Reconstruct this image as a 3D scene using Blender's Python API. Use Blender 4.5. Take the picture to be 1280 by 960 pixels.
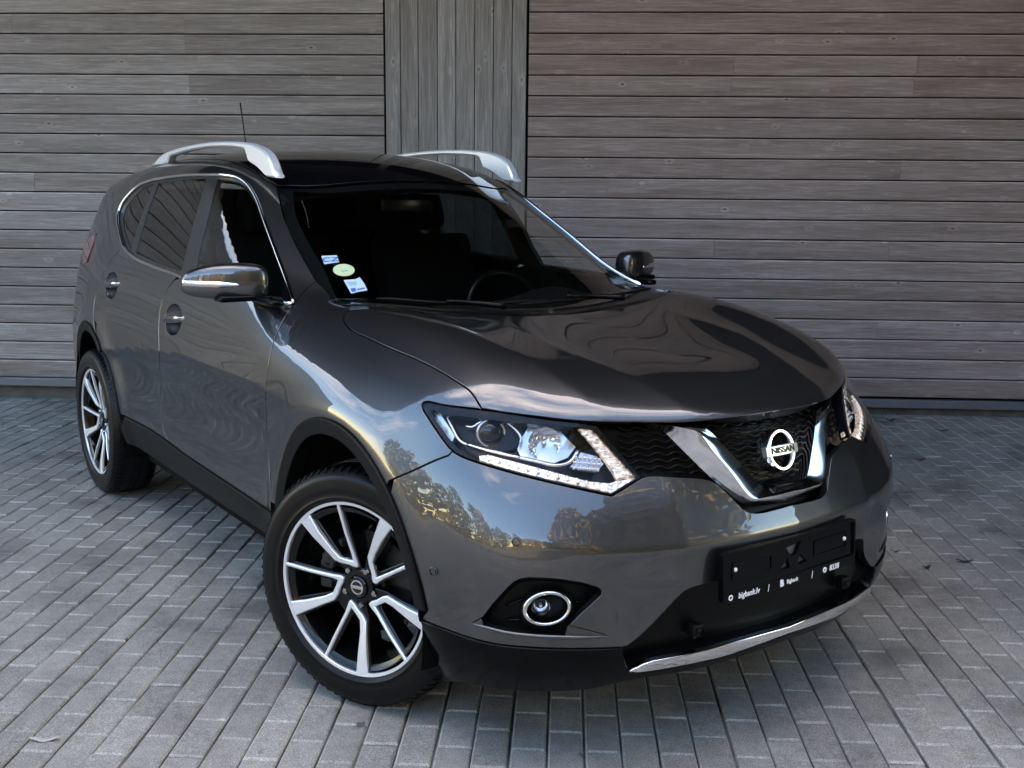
import bpy, bmesh, math, random, time
import numpy as np
from mathutils import Vector, Matrix
from mathutils.geometry import delaunay_2d_cdt
T0 = time.time()
random.seed(7); rng = np.random.default_rng(7)
S = bpy.context.scene
for o in list(bpy.data.objects): bpy.data.objects.remove(o)

# ---------------------------------------------------------------- camera, sky, sun, exposure
# world axes = the car's axes: x forward, y to the car's left, z up, origin on the ground under the front axle
CAM = np.array([2.71062442, -2.21771865, 1.51748291])
YAW, PIT, ROL = np.radians([144.21270699, -10.31044889, 0.55038171]); FPX = 1318.0225
FW = np.array([np.cos(PIT)*np.cos(YAW), np.cos(PIT)*np.sin(YAW), np.sin(PIT)])
_r = np.cross(FW, [0, 0, 1]); _r /= np.linalg.norm(_r); _u = np.cross(_r, FW)
RT = np.cos(ROL)*_r + np.sin(ROL)*_u
UP = -np.sin(ROL)*_r + np.cos(ROL)*_u
WALLYAW = math.radians(141.34)
WN = np.array([math.cos(WALLYAW), math.sin(WALLYAW), 0.0])     # from the camera into the wall
WR = np.array([math.sin(WALLYAW), -math.cos(WALLYAW), 0.0])    # along the wall, to the right
WALLD = 7.42
WO = np.array([CAM[0], CAM[1], 0.0]) + WN*WALLD

cd = bpy.data.cameras.new('camera'); cam = bpy.data.objects.new('camera', cd); S.collection.objects.link(cam)
cam.matrix_world = Matrix([[RT[i], UP[i], -FW[i], CAM[i]] for i in range(3)] + [[0, 0, 0, 1]])
cd.sensor_width = 36; cd.lens = FPX/1280*36; cd.clip_start = .05; cd.clip_end = 2000
S.camera = cam

SUN_EL = math.radians(33); SUN_AZ = WALLYAW - math.radians(14)      # direction (in xy) towards the sun: behind the building
sl = bpy.data.lights.new('sun', 'SUN'); sl.energy = 3.5; sl.angle = math.radians(.53); sl.color = (1, .86, .66)
so = bpy.data.objects.new('sun', sl); S.collection.objects.link(so)
sd = Vector((math.cos(SUN_AZ)*math.cos(SUN_EL), math.sin(SUN_AZ)*math.cos(SUN_EL), math.sin(SUN_EL)))
so.rotation_euler = sd.to_track_quat('Z', 'Y').to_euler(); so.location = (0, 0, 20)
W = bpy.data.worlds.new('World'); S.world = W; W.use_nodes = True
wn = W.node_tree; bg = wn.nodes['Background']
sky = wn.nodes.new('ShaderNodeTexSky'); sky.sky_type = 'NISHITA'; sky.sun_disc = False
sky.sun_elevation = SUN_EL; sky.sun_rotation = math.pi/2 - SUN_AZ
sky.air_density = 1.2; sky.dust_density = .5; sky.ozone_density = 2.0
# thin broken cloud, a property of the sky direction
tc = wn.nodes.new('ShaderNodeTexCoord'); mp = wn.nodes.new('ShaderNodeMapping'); mp.inputs['Scale'].default_value = (1, 1, 2.6)
nz = wn.nodes.new('ShaderNodeTexNoise'); nz.inputs['Scale'].default_value = 2.3; nz.inputs['Detail'].default_value = 7; nz.inputs['Roughness'].default_value = .6
rp = wn.nodes.new('ShaderNodeValToRGB'); rp.color_ramp.elements[0].position = .56; rp.color_ramp.elements[1].position = .82
rp.color_ramp.elements[1].color = (.75, .75, .75, 1)
mx = wn.nodes.new('ShaderNodeMixRGB'); mx.inputs[2].default_value = (6.8, 7.1, 7.6, 1)
wn.links.new(tc.outputs['Generated'], mp.inputs[0]); wn.links.new(mp.outputs[0], nz.inputs['Vector'])
sx = wn.nodes.new('ShaderNodeSeparateXYZ'); wn.links.new(tc.outputs['Generated'], sx.inputs[0])
mr = wn.nodes.new('ShaderNodeMapRange'); mr.interpolation_type = 'SMOOTHSTEP'; mr.inputs['From Min'].default_value = .60; mr.inputs['From Max'].default_value = .97; mr.inputs['To Max'].default_value = .15
wn.links.new(sx.outputs['Z'], mr.inputs['Value'])
an = wn.nodes.new('ShaderNodeMath'); an.operation = 'ADD'; wn.links.new(nz.outputs['Fac'], an.inputs[0]); wn.links.new(mr.outputs[0], an.inputs[1])      # cloud thickens overhead
wn.links.new(an.outputs[0], rp.inputs[0]); wn.links.new(rp.outputs[0], mx.inputs[0])
hs = wn.nodes.new('ShaderNodeHueSaturation'); hs.inputs['Saturation'].default_value = 1.25
wn.links.new(sky.outputs[0], hs.inputs['Color']); wn.links.new(hs.outputs[0], mx.inputs[1]); wn.links.new(mx.outputs[0], bg.inputs['Color'])
bg.inputs['Strength'].default_value = .13
S.view_settings.view_transform = 'Standard'; S.view_settings.look = 'None'
S.view_settings.exposure = 3.35; S.view_settings.gamma = 1; S.view_settings.use_curve_mapping = False
S.view_settings.use_white_balance = True; S.view_settings.white_balance_temperature = 9300; S.view_settings.white_balance_tint = 21
S.render.engine = 'CYCLES'
S.cycles.max_bounces = 8; S.cycles.transparent_max_bounces = 16; S.cycles.glossy_bounces = 5
# ---------------------------------------------------------------- body surface of the car: smooth tables -> one implicit function
def nspline(xs, ys, xq):
    """natural cubic spline along axis 0 of ys, linear beyond the ends"""
    xs = np.asarray(xs, float); ys = np.asarray(ys, float); n = len(xs); h = np.diff(xs)
    A = np.eye(n); B = np.zeros(ys.shape)
    for i in range(1, n-1):
        A[i, i-1] = h[i-1]; A[i, i] = 2*(h[i-1]+h[i]); A[i, i+1] = h[i]
        B[i] = 6*((ys[i+1]-ys[i])/h[i] - (ys[i]-ys[i-1])/h[i-1])
    M = np.linalg.solve(A, B.reshape(n, -1)).reshape(ys.shape)
    xq = np.asarray(xq, float); i = np.clip(np.searchsorted(xs, xq)-1, 0, n-2)
    sh = (-1,) + (1,)*(ys.ndim-1)
    a = (xs[i+1]-xq).reshape(sh); b = (xq-xs[i]).reshape(sh); hh = h[i].reshape(sh)
    r = M[i]*a**3/(6*hh) + M[i+1]*b**3/(6*hh) + (ys[i]/hh-M[i]*hh/6)*a + (ys[i+1]/hh-M[i+1]*hh/6)*b
    lo = xq < xs[0]; hi = xq > xs[-1]
    if lo.any():
        s0 = (ys[1]-ys[0])/h[0]-M[1]*h[0]/6
        r[lo] = ys[0] + (xq[lo]-xs[0]).reshape(sh)*s0
    if hi.any():
        s1 = (ys[-1]-ys[-2])/h[-1]+M[-2]*h[-1]/6
        r[hi] = ys[-1] + (xq[hi]-xs[-1]).reshape(sh)*s1
    return r

class Field:
    """table -> fine uniform grid -> C2 cubic B-spline lookup"""
    def __init__(s, us, vs, tab, ur, vr, d=.01, post=None):
        s.u0, s.v0, s.d = ur[0], vr[0], d
        U = np.arange(ur[0], ur[1]+d, d); V = np.arange(vr[0], vr[1]+d, d)
        g = nspline(us, tab, U); g = nspline(vs, g.T, V).T
        if post is not None: g = post(U[:, None], V[None, :], g)
        s.g = np.ascontiguousarray(g)
        gu, gv = np.gradient(g, d); s.n = 1/np.sqrt(1+gu**2+gv**2)
    def w(s, t): return ((1-t)**3/6, (3*t**3-6*t*t+4)/6, (-3*t**3+3*t*t+3*t+1)/6, t**3/6)
    def ev(s, u, v):
        nu, nv = s.g.shape
        a = np.clip((u-s.u0)/s.d, 1.0, nu-3.001); b = np.clip((v-s.v0)/s.d, 1.0, nv-3.001)
        i = a.astype(int); j = b.astype(int); wa = s.w(a-i); wb = s.w(b-j); r = 0
        for p in range(4):
            for q in range(4): r = r + wa[p]*wb[q]*s.g[i+p-1, j+q-1]
        return r, s.n[i, j]

def smax(a, b, k):
    h = np.maximum(k-np.abs(a-b), 0)/k
    return np.maximum(a, b) + h*h*h*k/6
def sstep(a, b, x):
    t = np.clip((x-a)/(b-a), 0, 1); return t*t*(3-2*t)

# nose: x = X(y, z)
NZ = [.20, .26, .32, .42, .52, .60, .635, .67, .72, .80, .88, .96, 1.06]
NY = [0, .15, .30, .45, .60, .72, .82, .90]
NX = [[.86, .85, .82, .770, .70, .62, .51, .38],
      [.895, .887, .86, .815, .75, .67, .56, .42],
      [.925, .917, .894, .853, .793, .715, .60, .45],
      [.930, .922, .902, .863, .811, .738, .63, .475],
      [.935, .927, .906, .868, .819, .750, .642, .49],
      [.940, .931, .909, .869, .820, .752, .646, .495],
      [.943, .934, .909, .865, .814, .746, .642, .49],
      [.936, .926, .899, .854, .802, .735, .632, .48],
      [.918, .907, .877, .834, .781, .712, .606, .455],
      [.895, .882, .843, .790, .732, .658, .545, .395],
      [.886, .870, .816, .747, .675, .585, .46, .31],
      [.880, .862, .800, .720, .628, .52, .385, .235],
      [.84, .82, .752, .66, .56, .445, .305, .15]]
def _post_n(z, y, g):
    mz = sstep(.44, .52, z)*(1-sstep(.74, .84, z))
    g = g + mz*.012*np.exp(-np.sqrt((y-.372)**2+.006**2)/.075)                       # upright edge beside the number plate
    zc_ = .636 + .05*sstep(.45, .85, y)
    d = z-zc_
    k = (1-sstep(.70, .84, y))*(d > -.12)
    return g + k*.011*np.exp(-np.sqrt(d*d+.005**2)/np.where(d > 0, .05, .030))          # level edge of the bumper
fN = Field(NZ, NY, np.array(NX), (.05, 1.5), (-.05, 1.3), post=_post_n)
# hood: z = Z(x, y)
HX = [-.5, -.3, -.1, .1, .3, .5, .7, .9]
HY = [0, .2, .4, .55, .65, .73, .80, .88]
HZ = [[1.150, 1.152, 1.156, 1.160, 1.155, 1.135, 1.095, 1.02],
      [1.140, 1.142, 1.148, 1.156, 1.152, 1.125, 1.080, 1.00],
      [1.122, 1.126, 1.136, 1.149, 1.146, 1.108, 1.058, .975],
      [1.098, 1.103, 1.116, 1.131, 1.127, 1.087, 1.035, .95],
      [1.070, 1.075, 1.086, 1.097, 1.088, 1.048, .997, .915],
      [1.040, 1.042, 1.046, 1.044, 1.025, .985, .935, .85],
      [1.004, .999, .976, .935, .895, .85, .795, .71],
      [.936, .922, .862, .775, .71, .66, .61, .53]]
def _post_h(x, y, g):
    f = sstep(-.1, .45, x)
    y1 = .565-.10*sstep(.2, .9, x); y2 = .36-.10*sstep(.3, .9, x)
    g = g + (.35+.65*f)*.012*np.exp(-np.sqrt((y-y1)**2+.010**2)/.085)
    return g + f*.008*np.exp(-np.sqrt((y-y2)**2+.008**2)/.06)
fH = Field(HX, HY, np.array(HZ), (-.9, 1.3), (-.05, 1.2), post=_post_h)
# windscreen and roof, centre profile swept with plan curvature
UX = [-3.6, -3.3, -2.9, -2.5, -2.1, -1.8, -1.5, -1.25, -1.03, -.9, -.6, -.3, -.1, .2]
UZ = [1.50, 1.585, 1.648, 1.682, 1.698, 1.695, 1.675, 1.632, 1.560, 1.503, 1.357, 1.203, 1.095, .93]
_uf = np.arange(-4.2, .8, .01); _uz = nspline(UX, UZ, _uf)
UXG = np.arange(-4, .6, .01); UYG = np.arange(-.05, 1.2, .01)
def _post_u(x, y, g):
    sh = .42*sstep(-1.9, -1.0, x)*y**2
    return np.interp((x+sh).ravel(), _uf, _uz).reshape(np.broadcast(x, y).shape) - .13*y**2 - .10*np.maximum(y, 0)**6
fU = Field([-4, 0], [0, 1], np.zeros((2, 2)), (-4, .6), (-.05, 1.2), post=_post_u)
# flank: y = Y(x, z)
SX = [-3.6, -3.1, -2.7, -2.2, -1.6, -1.0, -.5, 0, .3, .6, .9]
SZ = [.25, .36, .46, .56, .66, .76, .86, .95, 1.05, 1.15, 1.25, 1.40, 1.55, 1.68]
SY = [[.70, .76, .785, .80, .805, .805, .795, .78, .76, .735, .70, .64, .575, .52],
      [.76, .815, .835, .842, .847, .850, .848, .840, .826, .805, .772, .712, .642, .58],
      [.80, .855, .875, .882, .886, .888, .888, .882, .868, .846, .810, .747, .672, .60],
      [.80, .857, .878, .884, .885, .888, .893, .888, .874, .852, .818, .756, .682, .61],
      [.80, .858, .880, .885, .884, .889, .899, .894, .877, .854, .820, .759, .686, .61],
      [.80, .858, .880, .885, .883, .888, .902, .898, .880, .855, .820, .756, .680, .61],
      [.80, .858, .881, .886, .885, .889, .902, .898, .880, .852, .814, .746, .668, .60],
      [.81, .865, .888, .897, .901, .903, .902, .892, .866, .83, .79, .72, .64, .57],
      [.81, .865, .886, .894, .897, .896, .888, .870, .838, .80, .76, .69, .61, .54],
      [.80, .855, .874, .880, .880, .875, .862, .840, .805, .765, .72, .65, .57, .5],
      [.79, .84, .855, .86, .858, .850, .835, .81, .775, .735, .69, .62, .54, .47]]
def lineZ(x):      # flank crease
    return np.interp(x, [-3.4, -2.7, -2.3, -1.95, -1.57, -1.27, -1.05, -.76, -.45, .2], [.70, .73, .775, .822, .862, .884, .890, .884, .876, .86])
def _post_s(x, z, g):
    m = sstep(-2.75, -2.4, x)*(1-sstep(-.62, -.30, x))
    d = z - lineZ(x)
    g = g + m*(.009*np.exp(-np.maximum(d, 0)/.045)*(d > 0) + (d <= 0)*(.009-.014*(1-np.exp(np.minimum(d, 0)/.016))))
    for cx in (.02, -2.70):        # arch swell
        r = np.hypot((x-cx), (z-.36)*.93)
        g = g + .016*np.exp(-((r-.50)/.07)**2)*(z > .2)
    return g
fS = Field(SX, SZ, np.array(SY), (-4.2, 1.4), (.05, 1.95), d=.006, post=_post_s)
# tail: x = -T(y, z)
TZ = [.2, .36, .5, .65, .8, .95, 1.1, 1.25, 1.40, 1.52, 1.60, 1.7]
TC = [3.50, 3.62, 3.69, 3.705, 3.68, 3.62, 3.57, 3.50, 3.40, 3.37, 3.36, 3.34]
fT = Field(TZ, [0, .3, .6, .9], np.array([[c, c-.015, c-.09, c-.36] for c in TC]), (.05, 1.95), (-.05, 1.2))

def Fbody(P):
    x, y, z = P[:, 0], np.abs(P[:, 1]), P[:, 2]
    v, n = fH.ev(x, y); top1 = (z-v)*n
    v, n = fU.ev(x, y); top2 = (z-v)*n
    top = -smax(-top1, -top2, .02+.16*sstep(.56, .80, y))
    v, n = fN.ev(z, y); fr = (x-v)*n
    v, n = fS.ev(x, z); sd_ = (y-v)*n
    v, n = fT.ev(z, y); bk = (-x-v)*n
    # blend radii: tight at the hood lip, wide at the roof edge, medium on the wings
    kr = .05 + .09*(1-sstep(-1.1, -.5, x))
    f = smax(fr, top, .035)
    f = smax(f, sd_, kr + .06*sstep(.0, .4, x))
    return smax(f, bk, .12)

def normals(P, e=1.5e-3):
    g = np.empty_like(P)
    for a in range(3):
        d = np.zeros(3); d[a] = e
        g[:, a] = Fbody(P+d)-Fbody(P-d)
    return g/np.maximum(np.linalg.norm(g, axis=1, keepdims=True), 1e-12)

def shoot(o, d, off=0.0, tmax=4.0, steps=160):
    """first crossing of F = -off from outside along rays"""
    n = len(o); lo = np.zeros(n); hi = np.full(n, np.nan); flo = Fbody(o)+off
    act = np.ones(n, bool); t = np.zeros(n)
    for k in range(steps):
        idx = np.where(act)[0]
        if not len(idx): break
        f = Fbody(o[idx]+t[idx, None]*d[idx])+off
        neg = f <= 0
        hi[idx[neg]] = t[idx[neg]]; act[idx[neg]] = False
        p = idx[~neg]; lo[p] = t[p]
        t[p] += np.maximum(.6*f[~neg], .004)
        act[p[t[p] > tmax]] = False
    ok = ~np.isnan(hi)
    for k in range(22):
        m = (lo+hi)/2; i = np.where(ok)[0]
        f = Fbody(o[i]+m[i, None]*d[i])+off
        a = f > 0; lo[i[a]] = m[i[a]]; hi[i[~a]] = m[i[~a]]
    X = o + ((lo+np.where(ok, hi, lo))/2)[:, None]*d
    return X, ok

def pxray(p):
    p = np.asarray(p, float).reshape(-1, 2)
    d = FW + np.outer((p[:, 0]-640)/FPX, RT) - np.outer((p[:, 1]-480)/FPX, UP)
    return d/np.linalg.norm(d, axis=1, keepdims=True)
def surf(p, off=0.0):
    """points of the body surface where the calibrated photograph shows them"""
    d = pxray(p); o = np.repeat(CAM[None], len(d), 0)
    X, ok = shoot(o+d*1.2, d, off, tmax=7)
    if not ok.all(): print('  miss', np.asarray(p).reshape(-1, 2)[~ok].tolist())
    return X
def plane_pt(p, ax, val):
    d = pxray(p); return CAM + d*((val-CAM[ax])/d[:, ax])[:, None]
def project(X):
    d = np.asarray(X)-CAM; z = d@FW
    return np.stack([640+FPX*(d@RT)/z, 480-FPX*(d@UP)/z], -1)
def catmull(P, step, closed=False):
    P = np.asarray(P, float); n = len(P)
    if n < 3 and not closed:
        k = max(1, int(np.linalg.norm(P[1]-P[0])/step)); return P[0]+(P[1]-P[0])*np.linspace(0, 1, k+1)[:, None]
    out = []
    for i in range(n if closed else n-1):
        p1, p2 = P[i], P[(i+1) % n]
        p0 = P[(i-1) % n] if closed or i > 0 else 2*p1-p2
        p3 = P[(i+2) % n] if closed or i < n-2 else 2*p2-p1
        # centripetal knots keep the curve from overshooting
        t01 = max(np.linalg.norm(p1-p0), 1e-9)**.5; t12 = max(np.linalg.norm(p2-p1), 1e-9)**.5; t23 = max(np.linalg.norm(p3-p2), 1e-9)**.5
        m1 = (p2-p1) + t12*((p1-p0)/t01-(p2-p0)/(t01+t12)); m2 = (p2-p1) + t12*((p3-p2)/t23-(p3-p1)/(t12+t23))
        k = max(1, int(math.ceil(np.linalg.norm(p2-p1)/step)))
        for q in range(k):
            t = q/k; out.append((2*t**3-3*t*t+1)*p1+(t**3-2*t*t+t)*m1+(-2*t**3+3*t*t)*p2+(t**3-t*t)*m2)
    if not closed: out.append(P[-1])
    return np.array(out)
def pz(off, s, pts): return np.asarray(pts, float)/s + np.asarray(off, float)
# ---------------------------------------------------------------- mesh helpers
COL = S.collection
def link(o, parent=None):
    COL.objects.link(o)
    if parent is not None: o.parent = parent
    return o
def empty(name, loc=(0, 0, 0)):
    o = bpy.data.objects.new(name, None); o.location = loc; o.empty_display_size = .2; return link(o)
def mesh(name, V, Fc, m=None, parent=None, N=None, smooth=True, mi=None):
    me = bpy.data.meshes.new(name); me.from_pydata([tuple(v) for v in V], [], [tuple(int(i) for i in f) for f in Fc])
    for k in (m if isinstance(m, (list, tuple)) else [m]): me.materials.append(k)
    me.polygons.foreach_set('use_smooth', [smooth]*len(me.polygons))
    if mi is not None: me.polygons.foreach_set('material_index', list(mi))
    me.update()
    if N is not None: me.normals_split_custom_set_from_vertices([tuple(n) for n in N])
    return link(bpy.data.objects.new(name, me), parent)
def tag(o, label, cat, group=None, kind=None):
    o['label'] = label; o['category'] = cat
    if group: o['group'] = group
    if kind: o['kind'] = kind
    return o

class MB:
    """collects simple solids into one mesh"""
    def __init__(s): s.V = []; s.F = []; s.N = []
    def add(s, V, Fc):
        b = len(s.V); s.V += [tuple(v) for v in V]; s.F += [tuple(i+b for i in f) for f in Fc]
    def box(s, c, d, R=None, bev=0.0):
        c = np.array(c, float); d = np.array(d, float)/2
        bm = bmesh.new(); bmesh.ops.create_cube(bm, size=2)
        for v in bm.verts: v.co = Vector((v.co.x*d[0], v.co.y*d[1], v.co.z*d[2]))
        if bev: bmesh.ops.bevel(bm, geom=bm.edges[:], offset=bev, segments=2, profile=.6, affect='EDGES')
        V = np.array([v.co[:] for v in bm.verts])
        bm.verts.index_update()
        Fc = [[v.index for v in f.verts] for f in bm.faces]; bm.free()
        if R is not None: V = V@np.array(R).T
        s.add(V+c, Fc)
    def tube(s, P, r, n=10, cap=True):
        P = np.asarray(P, float); k = len(P); r = np.broadcast_to(r, (k,))
        T = np.gradient(P, axis=0); T /= np.linalg.norm(T, axis=1, keepdims=True)
        a = np.array([0, 0, 1.]) if abs(T[0][2]) < .9 else np.array([1., 0, 0]); V = []
        for i in range(k):
            a = a-(a@T[i])*T[i]; a /= np.linalg.norm(a); b = np.cross(T[i], a)
            for j in range(n):
                th = 2*math.pi*j/n; V.append(P[i]+r[i]*(math.cos(th)*a+math.sin(th)*b))
        Fc = [(i*n+j, i*n+(j+1) % n, (i+1)*n+(j+1) % n, (i+1)*n+j) for i in range(k-1) for j in range(n)]
        if cap: Fc += [tuple(range(n))[::-1], tuple((k-1)*n+j for j in range(n))]
        s.add(V, Fc)
    def loft(s, rings, closed=True, cap0=False, cap1=False, loop=False):
        n = len(rings[0]); k = len(rings); V = [p for r in rings for p in r]
        Fc = [(i*n+j, i*n+(j+1) % n, ((i+1) % k)*n+(j+1) % n, ((i+1) % k)*n+j) for i in range(k if loop else k-1) for j in range(n if closed else n-1)]
        if cap0: Fc.append(tuple(range(n))[::-1])
        if cap1: Fc.append(tuple((k-1)*n+j for j in range(n)))
        s.add(V, Fc)
    def xf(s, f): s.V = [tuple(f(np.array(v))) for v in s.V]; return s
    def mirror(s):
        s.V = [(v[0], -v[1], v[2]) for v in s.V]; s.F = [f[::-1] for f in s.F]; return s
    def obj(s, name, m, parent=None, smooth=True, auto=None, fix=True):
        o = mesh(name, s.V, s.F, m, parent, smooth=smooth)
        if fix:
            bm = bmesh.new(); bm.from_mesh(o.data); bmesh.ops.recalc_face_normals(bm, faces=bm.faces[:])
            if auto is not None:
                for e in bm.edges:
                    if len(e.link_faces) == 2 and e.calc_face_angle(0) > math.radians(auto): e.smooth = False
            bm.to_mesh(o.data); bm.free()
        return o

def inpoly(uv, loops):
    ins = np.zeros(len(uv), bool)
    for L in loops:
        a = L; b = np.roll(L, -1, 0)
        for p, q in zip(a, b):
            c = (p[1] > uv[:, 1]) != (q[1] > uv[:, 1])
            if c.any():
                xi = (q[0]-p[0])*(uv[:, 1]-p[1])/(q[1]-p[1]+1e-30)+p[0]
                ins ^= c & (uv[:, 0] < xi)
    return ins
def polydist(uv, loops):
    d = np.full(len(uv), 1e9)
    for L in loops:
        for p, q in zip(L, np.roll(L, -1, 0)):
            e = q-p; t = np.clip(((uv-p)@e)/max(e@e, 1e-18), 0, 1)
            d = np.minimum(d, np.linalg.norm(uv-p-t[:, None]*e, axis=1))
    return d
def cdt(loops, grid):
    vs = []; es = []
    for L in loops:
        b = len(vs); n = len(L); vs += [Vector(p) for p in L]; es += [(b+i, b+(i+1) % n) for i in range(n)]
    nb = len(vs); vs += [Vector(p) for p in grid]
    ov, oe, of, orv, ore, orf = delaunay_2d_cdt(vs, es, [], 0, 1e-7)
    V = np.array([v[:] for v in ov]); mp_ = {}
    for i, l in enumerate(orv):
        for k in l: mp_[k] = i
    cen = np.array([V[list(f)].mean(0) for f in of]); ins = inpoly(cen, loops)
    return V, [tuple(f) for f, k in zip(of, ins) if k], mp_, nb

class Side:
    def to2(s, P): return P[:, [0, 2]]
    def rays(s, q): n = len(q); return np.stack([q[:, 0], np.full(n, -1.4), q[:, 1]], 1), np.tile([0, 1., 0], (n, 1))
class Top:
    def to2(s, P): return P[:, :2]
    def rays(s, q): n = len(q); return np.stack([q[:, 0], q[:, 1], np.full(n, 2.1)], 1), np.tile([0, 0, -1.], (n, 1))
class Cyl:
    def __init__(s, ax=-.6): s.ax = ax
    def to2(s, P): return np.stack([np.arctan2(P[:, 1], P[:, 0]-s.ax)*1.3, P[:, 2]], 1)
    def rays(s, q):
        t = q[:, 0]/1.3; c = np.stack([np.cos(t), np.sin(t), 0*t], 1)
        return np.array([s.ax, 0, 0])+2.2*c+np.stack([0*t, 0*t, q[:, 1]], 1), -c
class Tube:
    def __init__(s, zc=.8): s.zc = zc
    def to2(s, P): return np.stack([P[:, 0], np.arctan2(P[:, 2]-s.zc, -P[:, 1])*.8], 1)
    def rays(s, q):
        f = q[:, 1]/.8; c = np.stack([0*f, -np.cos(f), np.sin(f)], 1)
        return np.stack([q[:, 0], 0*f, 0*f+s.zc], 1)+1.6*c, -c
class Back:
    def to2(s, P): return P[:, 1:]
    def rays(s, q): n = len(q); return np.stack([np.full(n, -4.4), q[:, 0], q[:, 1]], 1), np.tile([1., 0, 0], (n, 1))
SIDE, TOP, CYL, TUBE, BACK = Side(), Top(), Cyl(), Tube(), Back()

def resample(L, step):
    """closed loop, no edge longer than step, drop duplicates"""
    L = np.asarray(L, float); out = []
    for p, q in zip(L, np.roll(L, -1, 0)):
        d = np.linalg.norm(q-p)
        if d < 6e-4: continue
        k = max(1, int(math.ceil(d/step)))
        out += [p+(q-p)*i/k for i in range(k)]
    return np.array(out)
BACKS = []
def panel(name, loops, prj, m, parent, res=.02, off=0.0, thick=.018, gap=.0018, bev=.0016, mirror=False, label=None, backing=True, both=True):
    """a sheet of the body surface inside a 3-D outline, with rolled edges; both=True also builds its mirror image"""
    loops = [resample(L, res) for L in loops]; uv = [prj.to2(L) for L in loops]
    lo = np.min(uv[0], 0); hi = np.max(uv[0], 0)
    gx, gy = np.meshgrid(np.arange(lo[0]+res/2, hi[0], res), np.arange(lo[1]+res/2, hi[1], res*.9))
    gx[::2] += res/2*.98
    g = np.stack([gx.ravel(), gy.ravel()], 1)
    k = inpoly(g, uv); g = g[k]
    if len(g): g = g[polydist(g, uv) > res*.45]
    V2, Fc, mp_, nb = cdt(uv, g)
    o, d = prj.rays(V2); X, ok = shoot(o, d, off, tmax=3.2)
    L3 = np.concatenate(loops)
    for kk, i in mp_.items():
        if kk < nb and not ok[i]: X[i] = L3[kk]; ok[i] = True
    if not ok.all():
        bad = set(np.where(~ok)[0].tolist()); Fc = [f for f in Fc if not bad & set(f)]
    Nn = normals(X)
    rings = []
    b = 0
    for L, q in zip(loops, uv):
        idx = np.array([mp_[b+i] for i in range(len(L))]); b += len(L)
        P = X[idx]; n = Nn[idx]; t = np.roll(P, -1, 0)-np.roll(P, 1, 0)
        lat = np.cross(t, n); lat /= np.maximum(np.linalg.norm(lat, axis=1, keepdims=True), 1e-9)
        test = inpoly(prj.to2(P+lat*res*.15), uv)
        if test.mean() > .5: lat = -lat
        rings.append((idx, n, lat))
    for idx, n, lat in rings: X[idx] = X[idx]-lat*(gap+bev)
    V = list(X); N = list(Nn)
    FF = []
    for f in Fc:
        a, bb, c = (X[i] for i in f)
        FF.append(f if np.cross(bb-a, c-a)@Nn[f[0]] > 0 else f[::-1])
    for idx, n, lat in rings:
        P = X[idx]; k = len(idx); b0 = len(V)
        V += list(P+lat*bev-n*bev); N += list(lat)
        V += list(P+lat*bev-n*(bev+thick)); N += list(lat)
        for i in range(k):
            j = (i+1) % k
            q1 = (idx[i], b0+i, b0+j, idx[j]); q2 = (b0+i, b0+k+i, b0+k+j, b0+j)
            vv = [V[z] for z in q2]; nn = np.cross(np.array(vv[1])-vv[0], np.array(vv[2])-vv[0])
            if nn@lat[i] < 0: q1 = q1[::-1]; q2 = q2[::-1]
            FF += [q1, q2]
    V = np.array(V); N = np.array(N)
    outs = [mesh(name, V, FF, m, parent, N)]
    if backing: BACKS.append((V[:len(X)]-Nn*.02, [f for f in FF[:len(Fc)]]))
    if both:
        outs.append(mesh(name, V*[1, -1, 1], [f[::-1] for f in FF], m, parent, N*[1, -1, 1]))
        if backing: BACKS.append(((V[:len(X)]-Nn*.02)*[1, -1, 1], [f[::-1] for f in FF[:len(Fc)]]))
    if label:
        for q in outs: q['label'] = label
    return outs
def sym(half):
    """half outline from the centre line round to the centre line -> closed symmetric loop"""
    h = np.array(half, float); h[0, 1] = 0; h[-1, 1] = 0
    m = h[1:-1][::-1]*[1, -1, 1]; return np.concatenate([h, m])
def cut0(P):
    """keep the part of a polyline with y<0 and end it on y=0"""
    P = np.asarray(P); out = []
    for a, b in zip(P[:-1], P[1:]):
        out.append(a)
        if a[1] < 0 <= b[1]: out.append(a+(b-a)*(-a[1]/(b[1]-a[1]))); return np.array(out)
    q = P[-1].copy(); a = P[-2]
    e = q+(q-a)*(-q[1]/(q[1]-a[1]+1e-9)); e[1] = 0; e[2] = q[2]
    return np.array(out+[q, e])
def shootp(prj, uv, off=0.0):
    o, d = prj.rays(np.asarray(uv, float)); X, ok = shoot(o, d, off, tmax=3.2); 
    if not ok.all(): print('  shootp miss', np.asarray(uv)[~ok].tolist())
    return X
def cpx(pts, step=7, off=0.0): return surf(catmull(pts, step), off)

# ---------------------------------------------------------------- materials
def mat(name, base=(.5, .5, .5), rough=.5, metal=0.0, coat=0.0, coatr=.03, spec=.5, emit=None, es=1.0):
    m = bpy.data.materials.new(name); m.use_nodes = True; b = m.node_tree.nodes['Principled BSDF']
    b.inputs['Base Color'].default_value = (*base, 1); b.inputs['Roughness'].default_value = rough
    b.inputs['Metallic'].default_value = metal; b.inputs['Coat Weight'].default_value = coat
    b.inputs['Coat Roughness'].default_value = coatr; b.inputs['Specular IOR Level'].default_value = spec
    if emit: b.inputs['Emission Color'].default_value = (*emit, 1); b.inputs['Emission Strength'].default_value = es
    m['n'] = 1
    return m
def nd(m, t, **kw):
    n = m.node_tree.nodes.new(t)
    for k, v in kw.items():
        if k in n.inputs.keys(): n.inputs[k].default_value = v
        else: setattr(n, k, v)
    return n
def lk(m, a, b): m.node_tree.links.new(a, b)
def bsdf(m): return m.node_tree.nodes['Principled BSDF']
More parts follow.
